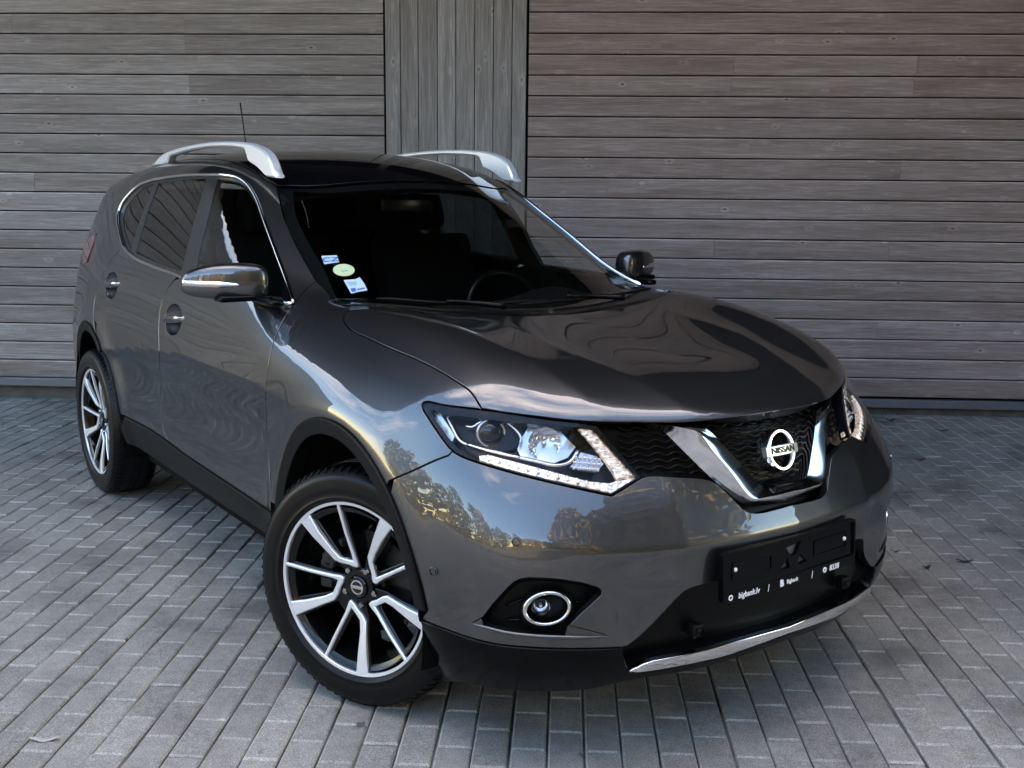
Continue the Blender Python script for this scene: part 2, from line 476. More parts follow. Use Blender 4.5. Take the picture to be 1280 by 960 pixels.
def ramp(m, src, stops):
    r = nd(m, 'ShaderNodeValToRGB'); e = r.color_ramp.elements
    while len(e) < len(stops): e.new(.5)
    for q, (p, c) in zip(e, stops):
        q.position = p; q.color = (*c, 1) if len(c) == 3 else c
    lk(m, src, r.inputs[0]); return r.outputs[0]
def glassmat(name, tint, ior=1.5, rough=0.0, boost=1.0):
    m = bpy.data.materials.new(name); m.use_nodes = True; nt = m.node_tree; nt.nodes.clear()
    out = nt.nodes.new('ShaderNodeOutputMaterial'); mixn = nt.nodes.new('ShaderNodeMixShader')
    # Schlick reflectance that is the same from both sides of the pane
    f0 = ((ior-1)/(ior+1))**2; ge = nt.nodes.new('ShaderNodeNewGeometry'); dt = nt.nodes.new('ShaderNodeVectorMath'); dt.operation = 'DOT_PRODUCT'
    nt.links.new(ge.outputs['Incoming'], dt.inputs[0]); nt.links.new(ge.outputs['Normal'], dt.inputs[1])
    def mth(op, a, b=None, c=None):
        n = nt.nodes.new('ShaderNodeMath'); n.operation = op
        for i, q in enumerate((a, b, c)):
            if q is None: continue
            if isinstance(q, (int, float)): n.inputs[i].default_value = q
            else: nt.links.new(q, n.inputs[i])
        return n.outputs[0]
    fr = mth('MULTIPLY_ADD', mth('POWER', mth('SUBTRACT', 1.0, mth('ABSOLUTE', dt.outputs['Value'])), 5.0), 1-f0, f0)
    gl = nt.nodes.new('ShaderNodeBsdfGlossy'); gl.inputs['Roughness'].default_value = rough; gl.inputs['Color'].default_value = (.95*boost,)*3+(1,)
    tr = nt.nodes.new('ShaderNodeBsdfTransparent'); tr.inputs[0].default_value = (*tint, 1)
    nt.links.new(fr, mixn.inputs[0]); nt.links.new(tr.outputs[0], mixn.inputs[1]); nt.links.new(gl.outputs[0], mixn.inputs[2])
    nt.links.new(mixn.outputs[0], out.inputs[0]); return m

M = {}
M['paint'] = p = mat('gunmetal_metallic_paint', (.105, .106, .108), .37, .95, 1.0, .005); bsdf_ = p.node_tree.nodes['Principled BSDF']; bsdf_.inputs['Coat IOR'].default_value = 1.68; bsdf_.inputs['Specular Tint'].default_value = (.35, .35, .36, 1)
n1 = nd(p, 'ShaderNodeTexNoise', Scale=1500.0, Detail=1.0); o1 = nd(p, 'ShaderNodeTexCoord'); lk(p, o1.outputs['Object'], n1.inputs['Vector'])
lk(p, ramp(p, n1.outputs['Fac'], [(.3, (.058, .060, .064)), (.7, (.103, .106, .112))]), bsdf(p).inputs['Base Color'])
M['black_gloss'] = mat('black_gloss', (.004, .004, .005), .05)
M['pillar'] = mat('satin_black_pillar', (.012, .012, .0125), .30, spec=.4)
M['roof_glass'] = mat('black_roof_glass', (.003, .003, .004), .04)
M['plastic'] = pm = mat('dark_grained_plastic', (.0035, .0036, .0038), .42, spec=.14)
n1 = nd(pm, 'ShaderNodeTexNoise', Scale=900.0, Detail=2.0); bp = nd(pm, 'ShaderNodeBump', Strength=.15, Distance=.0006); o1 = nd(pm, 'ShaderNodeTexCoord')
lk(pm, o1.outputs['Object'], n1.inputs['Vector']); lk(pm, n1.outputs['Fac'], bp.inputs['Height']); lk(pm, bp.outputs[0], bsdf(pm).inputs['Normal'])
M['lip'] = mat('satin_black_trim', (.0022, .0023, .0028), .17, spec=.14)
M['mesh_black'] = mat('grille_black', (.002, .002, .002), .34, spec=.16)
M['void'] = mat('unlit_black', (.003, .003, .003), .9, spec=.1)
M['chrome'] = mat('chrome', (.80, .80, .80), .05, 1)
M['chrome_v'] = mat('grille_chrome', (.78, .78, .79), .10, 1)
M['handle'] = mat('bright_grey_handle', (.34, .34, .35), .10, 1)
M['chrome_satin'] = mat('brushed_chrome', (.82, .82, .82), .28, .9)
M['chrome_dark'] = mat('dark_chrome', (.45, .45, .46), .10, 1)
M['satin'] = mat('satin_aluminium', (.88, .88, .89), .30, .55)
M['alu'] = al = mat('machined_aluminium', (.86, .86, .87), .30, .6)
M['rim_black'] = mat('gloss_black_alloy', (.003, .003, .0035), .16, 0, .12, spec=.3)
M['rubber'] = rb = mat('tyre_rubber', (.003, .003, .0033), .38, spec=.22)
M['steel'] = mat('brake_steel', (.07, .068, .066), .4, .8)
M['caliper'] = mat('cast_iron', (.02, .02, .02), .6, .2)
M['fabric'] = mat('charcoal_upholstery', (.002, .002, .002), .85, spec=.1)
M['trim_grey'] = mat('grey_cabin_trim', (.005, .005, .005), .7, spec=.1)
M['ws_glass'] = glassmat('windscreen_glass', (.88, .92, .91), 1.48)
M['tint_glass'] = glassmat('front_door_glass', (.80, .84, .83), 1.75)
M['dark_glass'] = glassmat('privacy_glass', (.10, .105, .105), 1.7)
M['lens'] = glassmat('clear_lamp_lens', (.97, .97, .98), 1.22)
M['lamp_bowl'] = mat('lamp_reflector', (.86, .86, .88), .12, 1)
M['lamp_black'] = mat('lamp_housing_black', (.004, .004, .006), .22, spec=.2)
M['mid_grey'] = mat('mid_grey_plastic', (.10, .10, .10), .5)
M['facet'] = fc_ = mat('faceted_reflector', (.62, .63, .66), .14, .9)
v1 = nd(fc_, 'ShaderNodeTexVoronoi', Scale=75.0); bp = nd(fc_, 'ShaderNodeBump', Strength=1.0, Distance=.006); o1 = nd(fc_, 'ShaderNodeTexCoord'); lk(fc_, o1.outputs['Object'], v1.inputs['Vector']); lk(fc_, v1.outputs['Distance'], bp.inputs['Height']); lk(fc_, bp.outputs[0], bsdf(fc_).inputs['Normal'])
M['lamp_grey'] = mat('lamp_silver_trim', (.55, .57, .62), .22, .8)
M['led'] = ld = mat('daytime_light_strip', (.62, .63, .64), .12, .75, emit=(1, .96, .88), es=.12)
n1 = nd(ld, 'ShaderNodeTexNoise', Scale=95.0, Detail=3.0); o1 = nd(ld, 'ShaderNodeTexCoord'); lk(ld, o1.outputs['Object'], n1.inputs['Vector'])
lk(ld, ramp(ld, n1.outputs['Fac'], [(.38, (.004, .004, .004)), (.62, (.055, .055, .055))]), bsdf(ld).inputs['Emission Strength'])
bp = nd(ld, 'ShaderNodeBump', Strength=.8, Distance=.004); lk(ld, n1.outputs['Fac'], bp.inputs['Height']); lk(ld, bp.outputs[0], bsdf(ld).inputs['Normal'])
M['red_lens'] = mat('red_lamp_lens', (.20, .015, .02), .08, 0, 1)
M['white_print'] = mat('white_print', (.80, .80, .80), .5)
M['black_print'] = mat('black_print', (.01, .01, .01), .4)
M['sticker_blue'] = mat('pale_blue_paper', (.42, .58, .66), .5)
M['sticker_green'] = mat('pale_green_paper', (.50, .60, .34), .5)
M['ink_blue'] = mat('blue_ink', (.02, .10, .35), .5)
M['ink_teal'] = mat('teal_ink', (.20, .42, .40), .5)
# ---------------------------------------------------------------- the place
def wpos(s, d, z): return WO + WR*s + WN*d + np.array([0, 0, z])
WROT = np.stack([WR, WN, [0, 0, 1]], 1)
def wall_frame(o): o.matrix_world = Matrix([[*WROT[i], WO[i]] for i in range(3)] + [[0, 0, 0, 1]])

# ground to the horizon, and the sand bed under the pavers
gm = mat('grey_concrete_ground', (.07, .07, .07), .9)
n1 = nd(gm, 'ShaderNodeTexNoise', Scale=3.0, Detail=8.0); o1 = nd(gm, 'ShaderNodeTexCoord'); lk(gm, o1.outputs['Object'], n1.inputs['Vector'])
lk(gm, ramp(gm, n1.outputs['Fac'], [(.3, (.045, .047, .04)), (.7, (.085, .085, .075))]), bsdf(gm).inputs['Base Color'])
gv = [(-600, -600, -.022), (600, -600, -.022), (600, 600, -.022), (-600, 600, -.022)]
g = mesh('ground', gv, [(0, 1, 2, 3)], gm, smooth=False); tag(g, 'grey ground beyond the paving', 'ground', kind='structure')

pv = mat('concrete_pavers', (.2, .2, .2), .72)
at = nd(pv, 'ShaderNodeAttribute', attribute_name='tone'); o1 = nd(pv, 'ShaderNodeTexCoord')
n1 = nd(pv, 'ShaderNodeTexNoise', Scale=230.0, Detail=4.0, Roughness=.85); n2 = nd(pv, 'ShaderNodeTexNoise', Scale=2.2, Detail=6.0, Roughness=.62); n3 = nd(pv, 'ShaderNodeTexNoise', Scale=26.0, Detail=5.0, Roughness=.6)
for n in (n1, n2, n3): lk(pv, o1.outputs['Object'], n.inputs['Vector'])
c1 = ramp(pv, at.outputs['Fac'], [(0, (.214, .199, .179)), (1, (.282, .262, .236))])
ma = nd(pv, 'ShaderNodeMixRGB', blend_type='MULTIPLY'); ma.inputs[0].default_value = 1
lk(pv, c1, ma.inputs[1]); lk(pv, ramp(pv, n1.outputs['Fac'], [(.30, (.32, .32, .32)), (.5, (.97, .97, .97)), (.68, (2.0, 2.0, 2.0))]), ma.inputs[2])
mb = nd(pv, 'ShaderNodeMixRGB', blend_type='MULTIPLY'); mb.inputs[0].default_value = 1
lk(pv, ma.outputs[0], mb.inputs[1]); lk(pv, ramp(pv, n2.outputs['Fac'], [(.34, (.52, .52, .53)), (.43, (.84, .84, .84)), (.60, (1.10, 1.10, 1.09))]), mb.inputs[2])
mc = nd(pv, 'ShaderNodeMixRGB', blend_type='MULTIPLY'); mc.inputs[0].default_value = 1
lk(pv, mb.outputs[0], mc.inputs[1]); lk(pv, ramp(pv, n3.outputs['Fac'], [(.30, (.80, .80, .80)), (.6, (1.03, 1.03, 1.03))]), mc.inputs[2])
# oil spots and damp stains
v1 = nd(pv, 'ShaderNodeTexVoronoi', Scale=2.7); v1.inputs['Randomness'].default_value = 1
n4 = nd(pv, 'ShaderNodeTexNoise', Scale=9.0, Detail=3.0); lk(pv, o1.outputs['Object'], n4.inputs['Vector'])
mv = nd(pv, 'ShaderNodeMixRGB', blend_type='LINEAR_LIGHT'); mv.inputs[0].default_value = .055; lk(pv, o1.outputs['Object'], mv.inputs[1]); lk(pv, n4.outputs['Color'], mv.inputs[2])
lk(pv, mv.outputs[0], v1.inputs['Vector'])
md = nd(pv, 'ShaderNodeMixRGB', blend_type='MULTIPLY'); md.inputs[0].default_value = 1
lk(pv, mc.outputs[0], md.inputs[1]); lk(pv, ramp(pv, v1.outputs['Distance'], [(.030, (.25, .25, .25)), (.055, (1, 1, 1))]), md.inputs[2])
me_ = nd(pv, 'ShaderNodeMixRGB', blend_type='MULTIPLY'); at2 = nd(pv, 'ShaderNodeAttribute', attribute_name='worn_lit'); lk(pv, at2.outputs['Fac'], me_.inputs[0])
me_.inputs[2].default_value = (1.75, 1.75, 1.72, 1); lk(pv, md.outputs[0], me_.inputs[1])      # rubbed, sand-dusted arrises, with the light chamfers catch put into the colour
lk(pv, me_.outputs[0], bsdf(pv).inputs['Base Color'])
bp = nd(pv, 'ShaderNodeBump', Strength=.5, Distance=.0025); lk(pv, n1.outputs['Fac'], bp.inputs['Height']); lk(pv, bp.outputs[0], bsdf(pv).inputs['Normal'])
sandm = mat('jointing_sand', (.21, .205, .195), .9)
n1 = nd(sandm, 'ShaderNodeTexNoise', Scale=5.0, Detail=6.0); o1 = nd(sandm, 'ShaderNodeTexCoord'); lk(sandm, o1.outputs['Object'], n1.inputs['Vector'])
lk(sandm, ramp(sandm, n1.outputs['Fac'], [(.36, (.020, .019, .018)), (.66, (.17, .165, .155))]), bsdf(sandm).inputs['Base Color'])

def gpt(u, v):
    d = pxray([(u, v)])[0]; return CAM + d*(-CAM[2]/d[2])
A = gpt(728.75, 893.75)-WO; s0 = A@WR; d0 = A@WN
PW, PL = .1033, .2055
def paving():
    V = []; Fc = []; tone = []; worn_lit = []
    smin, smax_ = -9.0, 7.5
    for c in range(int(math.floor((smin-s0)/PW)), int(math.ceil((smax_-s0)/PW))):
        near = -9.5
        off = .5*(c % 2)
        wob = rng.normal(0, .0012)
        for k in range(int(math.floor((near-d0)/PL))-1, int(math.ceil((-.02-d0)/PL))+1):
            a0 = s0+c*PW+.0029+wob; a1 = a0+PW-.0058; b0 = d0+(k+off)*PL+.0015; b1 = b0+PL-.0030
            if b0 > -.012: continue
            b1 = min(b1, -.008)
            z = rng.normal(0, .0010); tx, ty = rng.normal(0, .007, 2); ch = .0056
            cs, cb = (a0+a1)/2, (b0+b1)/2; rot = rng.normal(0, .004); i0 = len(V)
            for (sx, sy, zz) in ((0, 0, -.02), (1, 0, -.02), (1, 1, -.02), (0, 1, -.02), (0, 0, -ch), (1, 0, -ch), (1, 1, -ch), (0, 1, -ch)):
                x = (a0, a1)[sx]; y = (b0, b1)[sy]; V.append((x-rot*(y-cb), y+rot*(x-cs), z+zz+tx*(x-cs)+ty*(y-cb)))
            for (sx, sy) in ((0, 0), (1, 0), (1, 1), (0, 1)):
                x = (a0+ch, a1-ch)[sx]; y = (b0+ch, b1-ch)[sy]; V.append((x-rot*(y-cb), y+rot*(x-cs), z+tx*(x-cs)+ty*(y-cb)))
            for r in (0, 4):
                for q in range(4): Fc.append((i0+r+q, i0+r+(q+1) % 4, i0+r+4+(q+1) % 4, i0+r+4+q))
            k8 = len(V)
            for q in range(4): V.append(V[i0+8+q])          # the top has its own corners so the arris keeps its own tone
            Fc.append((k8, k8+1, k8+2, k8+3))
            t = float(np.clip(rng.normal(.5, .24), 0, 1)); tone += [t]*16; worn_lit += [.0]*4+[.28]*4+[.5]*4+[0.0]*4
    o = mesh('paving', V, Fc, pv, smooth=False)
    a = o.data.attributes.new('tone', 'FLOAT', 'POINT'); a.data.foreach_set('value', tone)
    a = o.data.attributes.new('worn_lit', 'FLOAT', 'POINT'); a.data.foreach_set('value', worn_lit)
    wall_frame(o); o['kind'] = 'structure'; o['label'] = 'grey rectangular concrete pavers in running bond'; o['category'] = 'paving'
    b = mesh('sand_bed', [(-9, -9.6, -.0095), (7.5, -9.6, -.0095), (7.5, 0, -.0095), (-9, 0, -.0095)], [(0, 1, 2, 3)], sandm, smooth=False)
    wall_frame(b); tag(b, 'sand showing in the joints of the pavers', 'sand', kind='structure')
paving()

# timber building behind the car
def woodmat(name, vertical, tint=(1, 1, 1)):
    m = mat(name, (.1, .1, .1), .62, spec=.35)
    o = nd(m, 'ShaderNodeTexCoord'); at = nd(m, 'ShaderNodeAttribute', attribute_name='tone')
    mp1 = nd(m, 'ShaderNodeMapping'); ad = nd(m, 'ShaderNodeVectorMath', operation='ADD'); sc = nd(m, 'ShaderNodeVectorMath', operation='SCALE')
    cx = nd(m, 'ShaderNodeCombineXYZ'); lk(m, at.outputs['Fac'], cx.inputs[0]); lk(m, at.outputs['Fac'], cx.inputs[1]); lk(m, at.outputs['Fac'], cx.inputs[2])
    lk(m, cx.outputs[0], sc.inputs[0]); sc.inputs['Scale'].default_value = 37.0
    lk(m, o.outputs['Object'], ad.inputs[0]); lk(m, sc.outputs[0], ad.inputs[1]); lk(m, ad.outputs[0], mp1.inputs['Vector'])
    mp1.inputs['Scale'].default_value = (9, 1, .55) if vertical else (.55, 1, 9)
    # knots bend the grain
    vk = nd(m, 'ShaderNodeTexVoronoi', Scale=1.0); mk = nd(m, 'ShaderNodeMapping'); mk.inputs['Scale'].default_value = (8.5, 1, 4.2) if vertical else (4.2, 1, 8.5)
    lk(m, ad.outputs[0], mk.inputs['Vector']); lk(m, mk.outputs[0], vk.inputs['Vector'])
    kn = ramp(m, vk.outputs['Distance'], [(.0, (1, 1, 1)), (.22, (0, 0, 0))])
    nl = nd(m, 'ShaderNodeTexNoise', Scale=1.4, Detail=5.0, Roughness=.62); lk(m, mp1.outputs[0], nl.inputs['Vector'])
    # growth rings: bands of a slowly varying field, only along the heart of some boards
    m1 = nd(m, 'ShaderNodeMath', operation='MULTIPLY_ADD'); lk(m, nl.outputs['Fac'], m1.inputs[0]); m1.inputs[1].default_value = 46
    m2 = nd(m, 'ShaderNodeMath', operation='MULTIPLY'); lk(m, kn, m2.inputs[0]); m2.inputs[1].default_value = 11; lk(m, m2.outputs[0], m1.inputs[2])
    sn = nd(m, 'ShaderNodeMath', operation='SINE'); lk(m, m1.outputs[0], sn.inputs[0])
    nf = nd(m, 'ShaderNodeTexNoise', Scale=1.0, Detail=6.0, Roughness=.7); mf = nd(m, 'ShaderNodeMapping'); mf.inputs['Scale'].default_value = (170, 1, 5) if vertical else (5, 1, 170)
    lk(m, ad.outputs[0], mf.inputs['Vector']); lk(m, mf.outputs[0], nf.inputs['Vector'])
    nb = nd(m, 'ShaderNodeTexNoise', Scale=1.0, Detail=3.0); mbp = nd(m, 'ShaderNodeMapping'); mbp.inputs['Scale'].default_value = (14, 1, 1.1) if vertical else (1.1, 1, 14)
    lk(m, ad.outputs[0], mbp.inputs['Vector']); lk(m, mbp.outputs[0], nb.inputs['Vector'])
    base = ramp(m, at.outputs['Fac'], [(0, tuple(np.multiply((.200, .176, .163), tint))), (.5, tuple(np.multiply((.242, .218, .203), tint))), (1, tuple(np.multiply((.290, .270, .256), tint)))])
    def mul(a, b, f=1.0):
        x = nd(m, 'ShaderNodeMixRGB', blend_type='MULTIPLY'); x.inputs[0].default_value = f; lk(m, a, x.inputs[1]); lk(m, b, x.inputs[2]); return x.outputs[0]
    c = mul(base, ramp(m, sn.outputs[0], [(.2, (.93, .92, .91)), (.7, (1.0, 1.0, 1.0)), (1, (1.15, 1.16, 1.17))]))
    c = mul(c, ramp(m, nf.outputs['Fac'], [(.32, (.68, .67, .66)), (.5, (1, 1, 1)), (.70, (1.26, 1.27, 1.28))]))
    c = mul(c, ramp(m, nb.outputs['Fac'], [(.34, (.82, .79, .77)), (.5, (1, 1, 1)), (.66, (1.09, 1.10, 1.11))]))
    kd = ramp(m, vk.outputs['Distance'], [(.0, (.38, .35, .33)), (.05, (.62, .60, .58)), (.075, (1.35, 1.36, 1.38)), (.15, (1.1, 1.1, 1.1)), (.2, (1, 1, 1))])
    c = mul(c, kd)
    ed = nd(m, 'ShaderNodeAttribute', attribute_name='edge'); xe = nd(m, 'ShaderNodeMixRGB', blend_type='MULTIPLY'); lk(m, ed.outputs['Fac'], xe.inputs[0]); lk(m, c, xe.inputs[1]); xe.inputs[2].default_value = (1.55, 1.55, 1.55, 1)      # sky light on the top chamfer, painted into the board colour
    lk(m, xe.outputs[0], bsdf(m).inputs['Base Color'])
    bp = nd(m, 'ShaderNodeBump', Strength=.35, Distance=.002); lk(m, nf.outputs['Fac'], bp.inputs['Height']); lk(m, bp.outputs[0], bsdf(m).inputs['Normal'])
    return m
wood_h = woodmat('weathered_horizontal_cladding', False, (1.05, .985, .965)); wood_v = woodmat('weathered_vertical_cladding', True); wood_r = woodmat('weathered_reddish_cladding', False, (1.17, .965, .945))
flash = mat('blue_grey_metal_flashing', (.16, .18, .22), .38, .6)
plinth_m = mat('dark_concrete_plinth', (.065, .063, .058), .85)
n1 = nd(plinth_m, 'ShaderNodeTexNoise', Scale=9.0, Detail=7.0); o1 = nd(plinth_m, 'ShaderNodeTexCoord'); lk(plinth_m, o1.outputs['Object'], n1.inputs['Vector'])
lk(plinth_m, ramp(plinth_m, n1.outputs['Fac'], [(.3, (.05, .047, .043)), (.7, (.10, .097, .09))]), bsdf(plinth_m).inputs['Base Color'])
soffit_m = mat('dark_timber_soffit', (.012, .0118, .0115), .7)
fascia_m = mat('dark_metal_fascia', (.05, .052, .056), .4, .5)

def onwall(u, v):
    d = pxray([(u, v)])[0]; P = CAM + d*(((WO-CAM)@WN)/(d@WN)); q = P-WO; return q@WR, P[2]
zl = [onwall(100, y)[1] for y in (41.3, 239.3)]; pitch = (zl[0]-zl[1])/8; zbL = zl[0]
zr = [onwall(1120, y)[1] for y in (41.5, 224.8)]; pitchR = (zr[0]-zr[1])/7; zbR = zr[0]
zbot = onwall(100, 472)[1]; zfl = onwall(50, 481)[1]; zbotR = onwall(1150, 498.5)[1]
sA, sB = onwall(480.8, 100)[0], onwall(659.5, 100)[0]
print('wall pitch', pitch, pitchR, 'bottom', zbot, zfl, zbotR, 's', sA, sB)
WTOP = 3.05
def boards(name, s_from, s_to, zref, pt, zlow, ztop, joints, parent, wm=None):
    V = []; Fc = []; tone = []; edge = []
    k0 = int(math.floor((zlow-zref)/pt)); k1 = int(math.ceil((ztop-zref)/pt))
    for k in range(k0, k1):
        za = max(zref+k*pt, zlow); zb = min(zref+(k+1)*pt, ztop)
        if zb-za < .03: continue
        cuts = [s_from]+sorted(q for q in joints(k) if s_from+.1 < q < s_to-.1)+[s_to]
        for a, b in zip(cuts[:-1], cuts[1:]):
            a += .0008; b -= .0008; t = float(np.clip(rng.normal(.5, .22), 0, 1)); w = rng.normal(0, .0012); i0 = len(V)
            pr = [(.030, za), (.0025+w, za), (w, za+.0025), (w, zb-.0165), (w, zb-.0165), (.0065+w, zb-.0085), (.0065+w, zb-.0085), (.030, zb-.0085)]
            for s_ in (a, b): V += [(s_, d_, z_) for d_, z_ in pr]
            n = len(pr)
            for i in range(n-1):
                if i not in (3, 5): Fc.append((i0+i, i0+n+i, i0+n+i+1, i0+i+1))
            q_ = (0, 1, 2, 3, 5, 7); Fc += [tuple(i0+i for i in q_), tuple(i0+n+i for i in q_)[::-1]]
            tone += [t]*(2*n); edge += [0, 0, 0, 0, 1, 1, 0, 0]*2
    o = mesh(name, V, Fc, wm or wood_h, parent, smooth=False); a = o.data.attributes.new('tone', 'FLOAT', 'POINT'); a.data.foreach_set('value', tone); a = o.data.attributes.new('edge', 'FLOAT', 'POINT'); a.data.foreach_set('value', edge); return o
bld = empty('timber_building'); wall_frame(bld)
tag(bld, 'brown timber clad building filling the background behind the car', 'building')
rj = random.Random(3)
JL = {}
def jl(k):
    base = {-1: (233,), -3: (236,), 0: (20, 233), -8: (34,)}.get(k)
    if base: return [onwall(u, 100)[0] for u in base]+[-5.0-rj.random()*2, -9.5-rj.random()]
    return [-5.2-3*rj.random(), -10-2*rj.random()] if rj.random() < .6 else []
def jr(k):
    base = {-2: (915, 1143), -3: (913, 1140), -7: (906, 1132), -11: (900, 1125), -15: (1117,)}.get(k)
    if base: return [onwall(u, 130)[0] for u in base]
    return [4.6+3*rj.random()] if rj.random() < .6 else []
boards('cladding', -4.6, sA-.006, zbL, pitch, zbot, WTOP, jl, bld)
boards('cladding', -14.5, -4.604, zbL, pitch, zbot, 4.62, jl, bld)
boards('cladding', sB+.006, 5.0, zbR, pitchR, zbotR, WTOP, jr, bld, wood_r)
# vertical boards between the two fields
lines = [onwall(u, 100)[0] for u in (482.0, 501.0, 523.2, 547.0, 570.0, 593.6, 616.8, 640.0, 658.0)]
V = []; Fc = []; tone = []
for a, b in zip(lines[:-1], lines[1:]):
    a += .0015; b -= .0025; i0 = len(V); t = float(np.clip(rng.normal(.55, .16), 0, 1)); w = rng.normal(0, .001)-.004
    pr = [(a, .03), (a, w+.003), (a+.003, w), (b-.003, w), (b, w+.003), (b, .03)]
    for z_ in (zbot, WTOP): V += [(s_, d_, z_) for s_, d_ in pr]
    n = 6
    for i in range(n-1): Fc.append((i0+i, i0+i+1, i0+n+i+1, i0+n+i))
    Fc.append(tuple(i0+n+i for i in range(n))); tone += [t]*12
o = mesh('vertical_cladding', V, Fc, wood_v, bld, smooth=False); a = o.data.attributes.new('tone', 'FLOAT', 'POINT'); a.data.foreach_set('value', tone)
b = MB(); b.box((-2.75, .0335+.1, (zbot+WTOP)/2), (23.5, .2, WTOP-zbot)); b.obj('backing_wall', M['void'], bld, smooth=False)
b = MB()
for (s1, s2, zt) in ((-14.5, sB-.002, zbot-.004), (sB+.002, 9.0, zbotR-.004)):
    h = zbot-zfl
    b.box(((s1+s2)/2, -.008, zt-h/2), (s2-s1, .05, h), bev=.004)
b.obj('flashing', flash, bld, smooth=False)
b = MB(); b.box((-2.75, .06, (zfl-.003)/2-.05), (23.5, .08, zfl-.003+.1)); b.obj('plinth', plinth_m, bld, smooth=False)
# clerestory band, deep canopy, building volume above and behind
b = MB(); b.box((2.2, .12, WTOP+.30), (13.6, .06, .6)); b.obj('clerestory_glazing', M['black_gloss'], bld, smooth=False)
for s_ in np.arange(-4.2, 9, 1.55):
    b = MB(); b.box((s_, .04, WTOP+.30), (.09, .1, .6)); b.obj('mullion', fascia_m, bld, smooth=False)
CANO = -3.9
b = MB(); b.box((1.0, CANO/2+.5, 4.75), (16.0, 1.0-CANO, .22)); b.obj('canopy', soffit_m, bld, smooth=False)
for s_ in np.arange(-6.7, 9, 2.3):
    b = MB(); b.box((s_, CANO/2-.1, 4.55), (.14, -CANO-.3, .18)); b.obj('canopy_beam', soffit_m, bld, smooth=False)
b = MB(); b.box((1.0, CANO-.02, 4.74), (16.0, .03, .36)); b.obj('fascia', fascia_m, bld, smooth=False)
b = MB(); b.box((1.0, 4.25, 3.9), (16.0, 8, 7.8)); b.box((1.0, .21, WTOP+1.1), (16.0, .1, 1.0)); b.box((-9.55, .20, 2.32), (9.9, .1, 4.60)); b.obj('upper_wall', soffit_m, bld, smooth=False)

# unseen wing on the right, added to shade the paving, matching the dark bonnet reflection
wg = empty('unseen_wing'); wall_frame(wg); tag(wg, 'unseen dark timber wing at right, mirrored in the bonnet and bumper', 'building')
b = MB(); b.box((6.8, -2.35, 3.6), (3.5, 4.5, 7.2)); b.obj('wall', soffit_m, wg, smooth=False)
b = MB(); b.box((6.7, -2.4, 7.3), (4.1, 5.0, .2)); b.obj('roof', fascia_m, wg, smooth=False)
b = MB(); b.box((3.95, -3.3, 5.0), (2.2, 6.4, .2)); b.obj('canopy', soffit_m, wg, smooth=False)  # unseen canopy, added to cut the overhead sky on the right paving
for k in range(2):
    b = MB(); b.box((5.035, -1.4-2.1*k, 1.9), (.05, 1.3, 1.5)); b.obj('window', M['black_gloss'], wg, smooth=False)

# wood beyond the yard, seen only as reflections in the car
leafm = mat('autumn_leaves', (.1, .09, .03), .7)
at = nd(leafm, 'ShaderNodeAttribute', attribute_name='tone')
lk(leafm, ramp(leafm, at.outputs['Fac'], [(0, (.028, .045, .014)), (.45, (.07, .075, .018)), (.75, (.17, .115, .022)), (1, (.24, .14, .03))]), bsdf(leafm).inputs['Base Color'])
def treeline():
    V = []; Fc = []; tone = []
    for i in range(30):
        az = -4.2 + 8.0*i/29 + rng.normal(0, .06)      # around the camera side of the yard
        R = rng.uniform(19, 27) if az < .9 else rng.uniform(11.5, 16)
        ang = WALLYAW+math.pi+az*.36
        cx, cy = CAM[0]+R*math.cos(ang), CAM[1]+R*math.sin(ang)
        h = rng.uniform(6.5, 10.5) if az < .9 else rng.uniform(10, 16); tb = rng.uniform(0, 1) if az < .7 else rng.uniform(.45, 1)  # right-hand trees made taller and closer to block sky light
        for k in range(420 if az < .7 else 1000):
            f = rng.uniform(.02, 1); rr = 2.0*math.sqrt(max(0.05, 1-((f-.5)/.55)**2))*math.sqrt(rng.uniform(.05, 1)); th = rng.uniform(0, 6.283)
            c = np.array([cx+rr*math.cos(th), cy+rr*math.sin(th), f*h]); i0 = len(V)
            u_ = rng.normal(size=3); u_ /= np.linalg.norm(u_); w_ = np.cross(u_, rng.normal(size=3)); w_ /= np.linalg.norm(w_); sz = rng.uniform(.18, .42)
            V += [c-u_*sz-w_*sz*.6, c+u_*sz-w_*sz*.6, c+u_*sz*.7+w_*sz*.7, c-u_*sz*.6+w_*sz*.8]; Fc.append((i0, i0+1, i0+2, i0+3))
            tone += [float(np.clip(tb+rng.normal(0, .18), 0, 1))]*4
        for k in range(5):     # trunk
            z0, z1 = k*h/6, (k+1)*h/6; r0 = .18*(1-k/7); i0 = len(V)
            for z_ in (z0, z1):
                for q in range(5): V.append((cx+r0*math.cos(q*1.2566), cy+r0*math.sin(q*1.2566), z_)); tone.append(.1)
            for q in range(5): Fc.append((i0+q, i0+(q+1) % 5, i0+5+(q+1) % 5, i0+5+q))
    o = mesh('distant_wood', V, Fc, leafm, smooth=False); a = o.data.attributes.new('tone', 'FLOAT', 'POINT'); a.data.foreach_set('value', tone)
    tag(o, 'autumn wood mirrored in the chrome and paint of the car', 'wood', kind='stuff')
treeline()
print('setting', time.time()-T0)
# ---------------------------------------------------------------- the car
car = empty('car'); tag(car, 'grey metallic family SUV parked on the pavers with its headlights on', 'car')
z1 = lambda p: pz((80, 160), 4, p); z6 = lambda p: pz((500, 460), 4, p); a1 = lambda p: pz((330, 340), 4, p)
a3 = lambda p: pz((560, 680), 5.3333, p); a4 = lambda p: pz((740, 640), 4.3625, p); b7 = lambda p: pz((800, 500), 4.923, p)

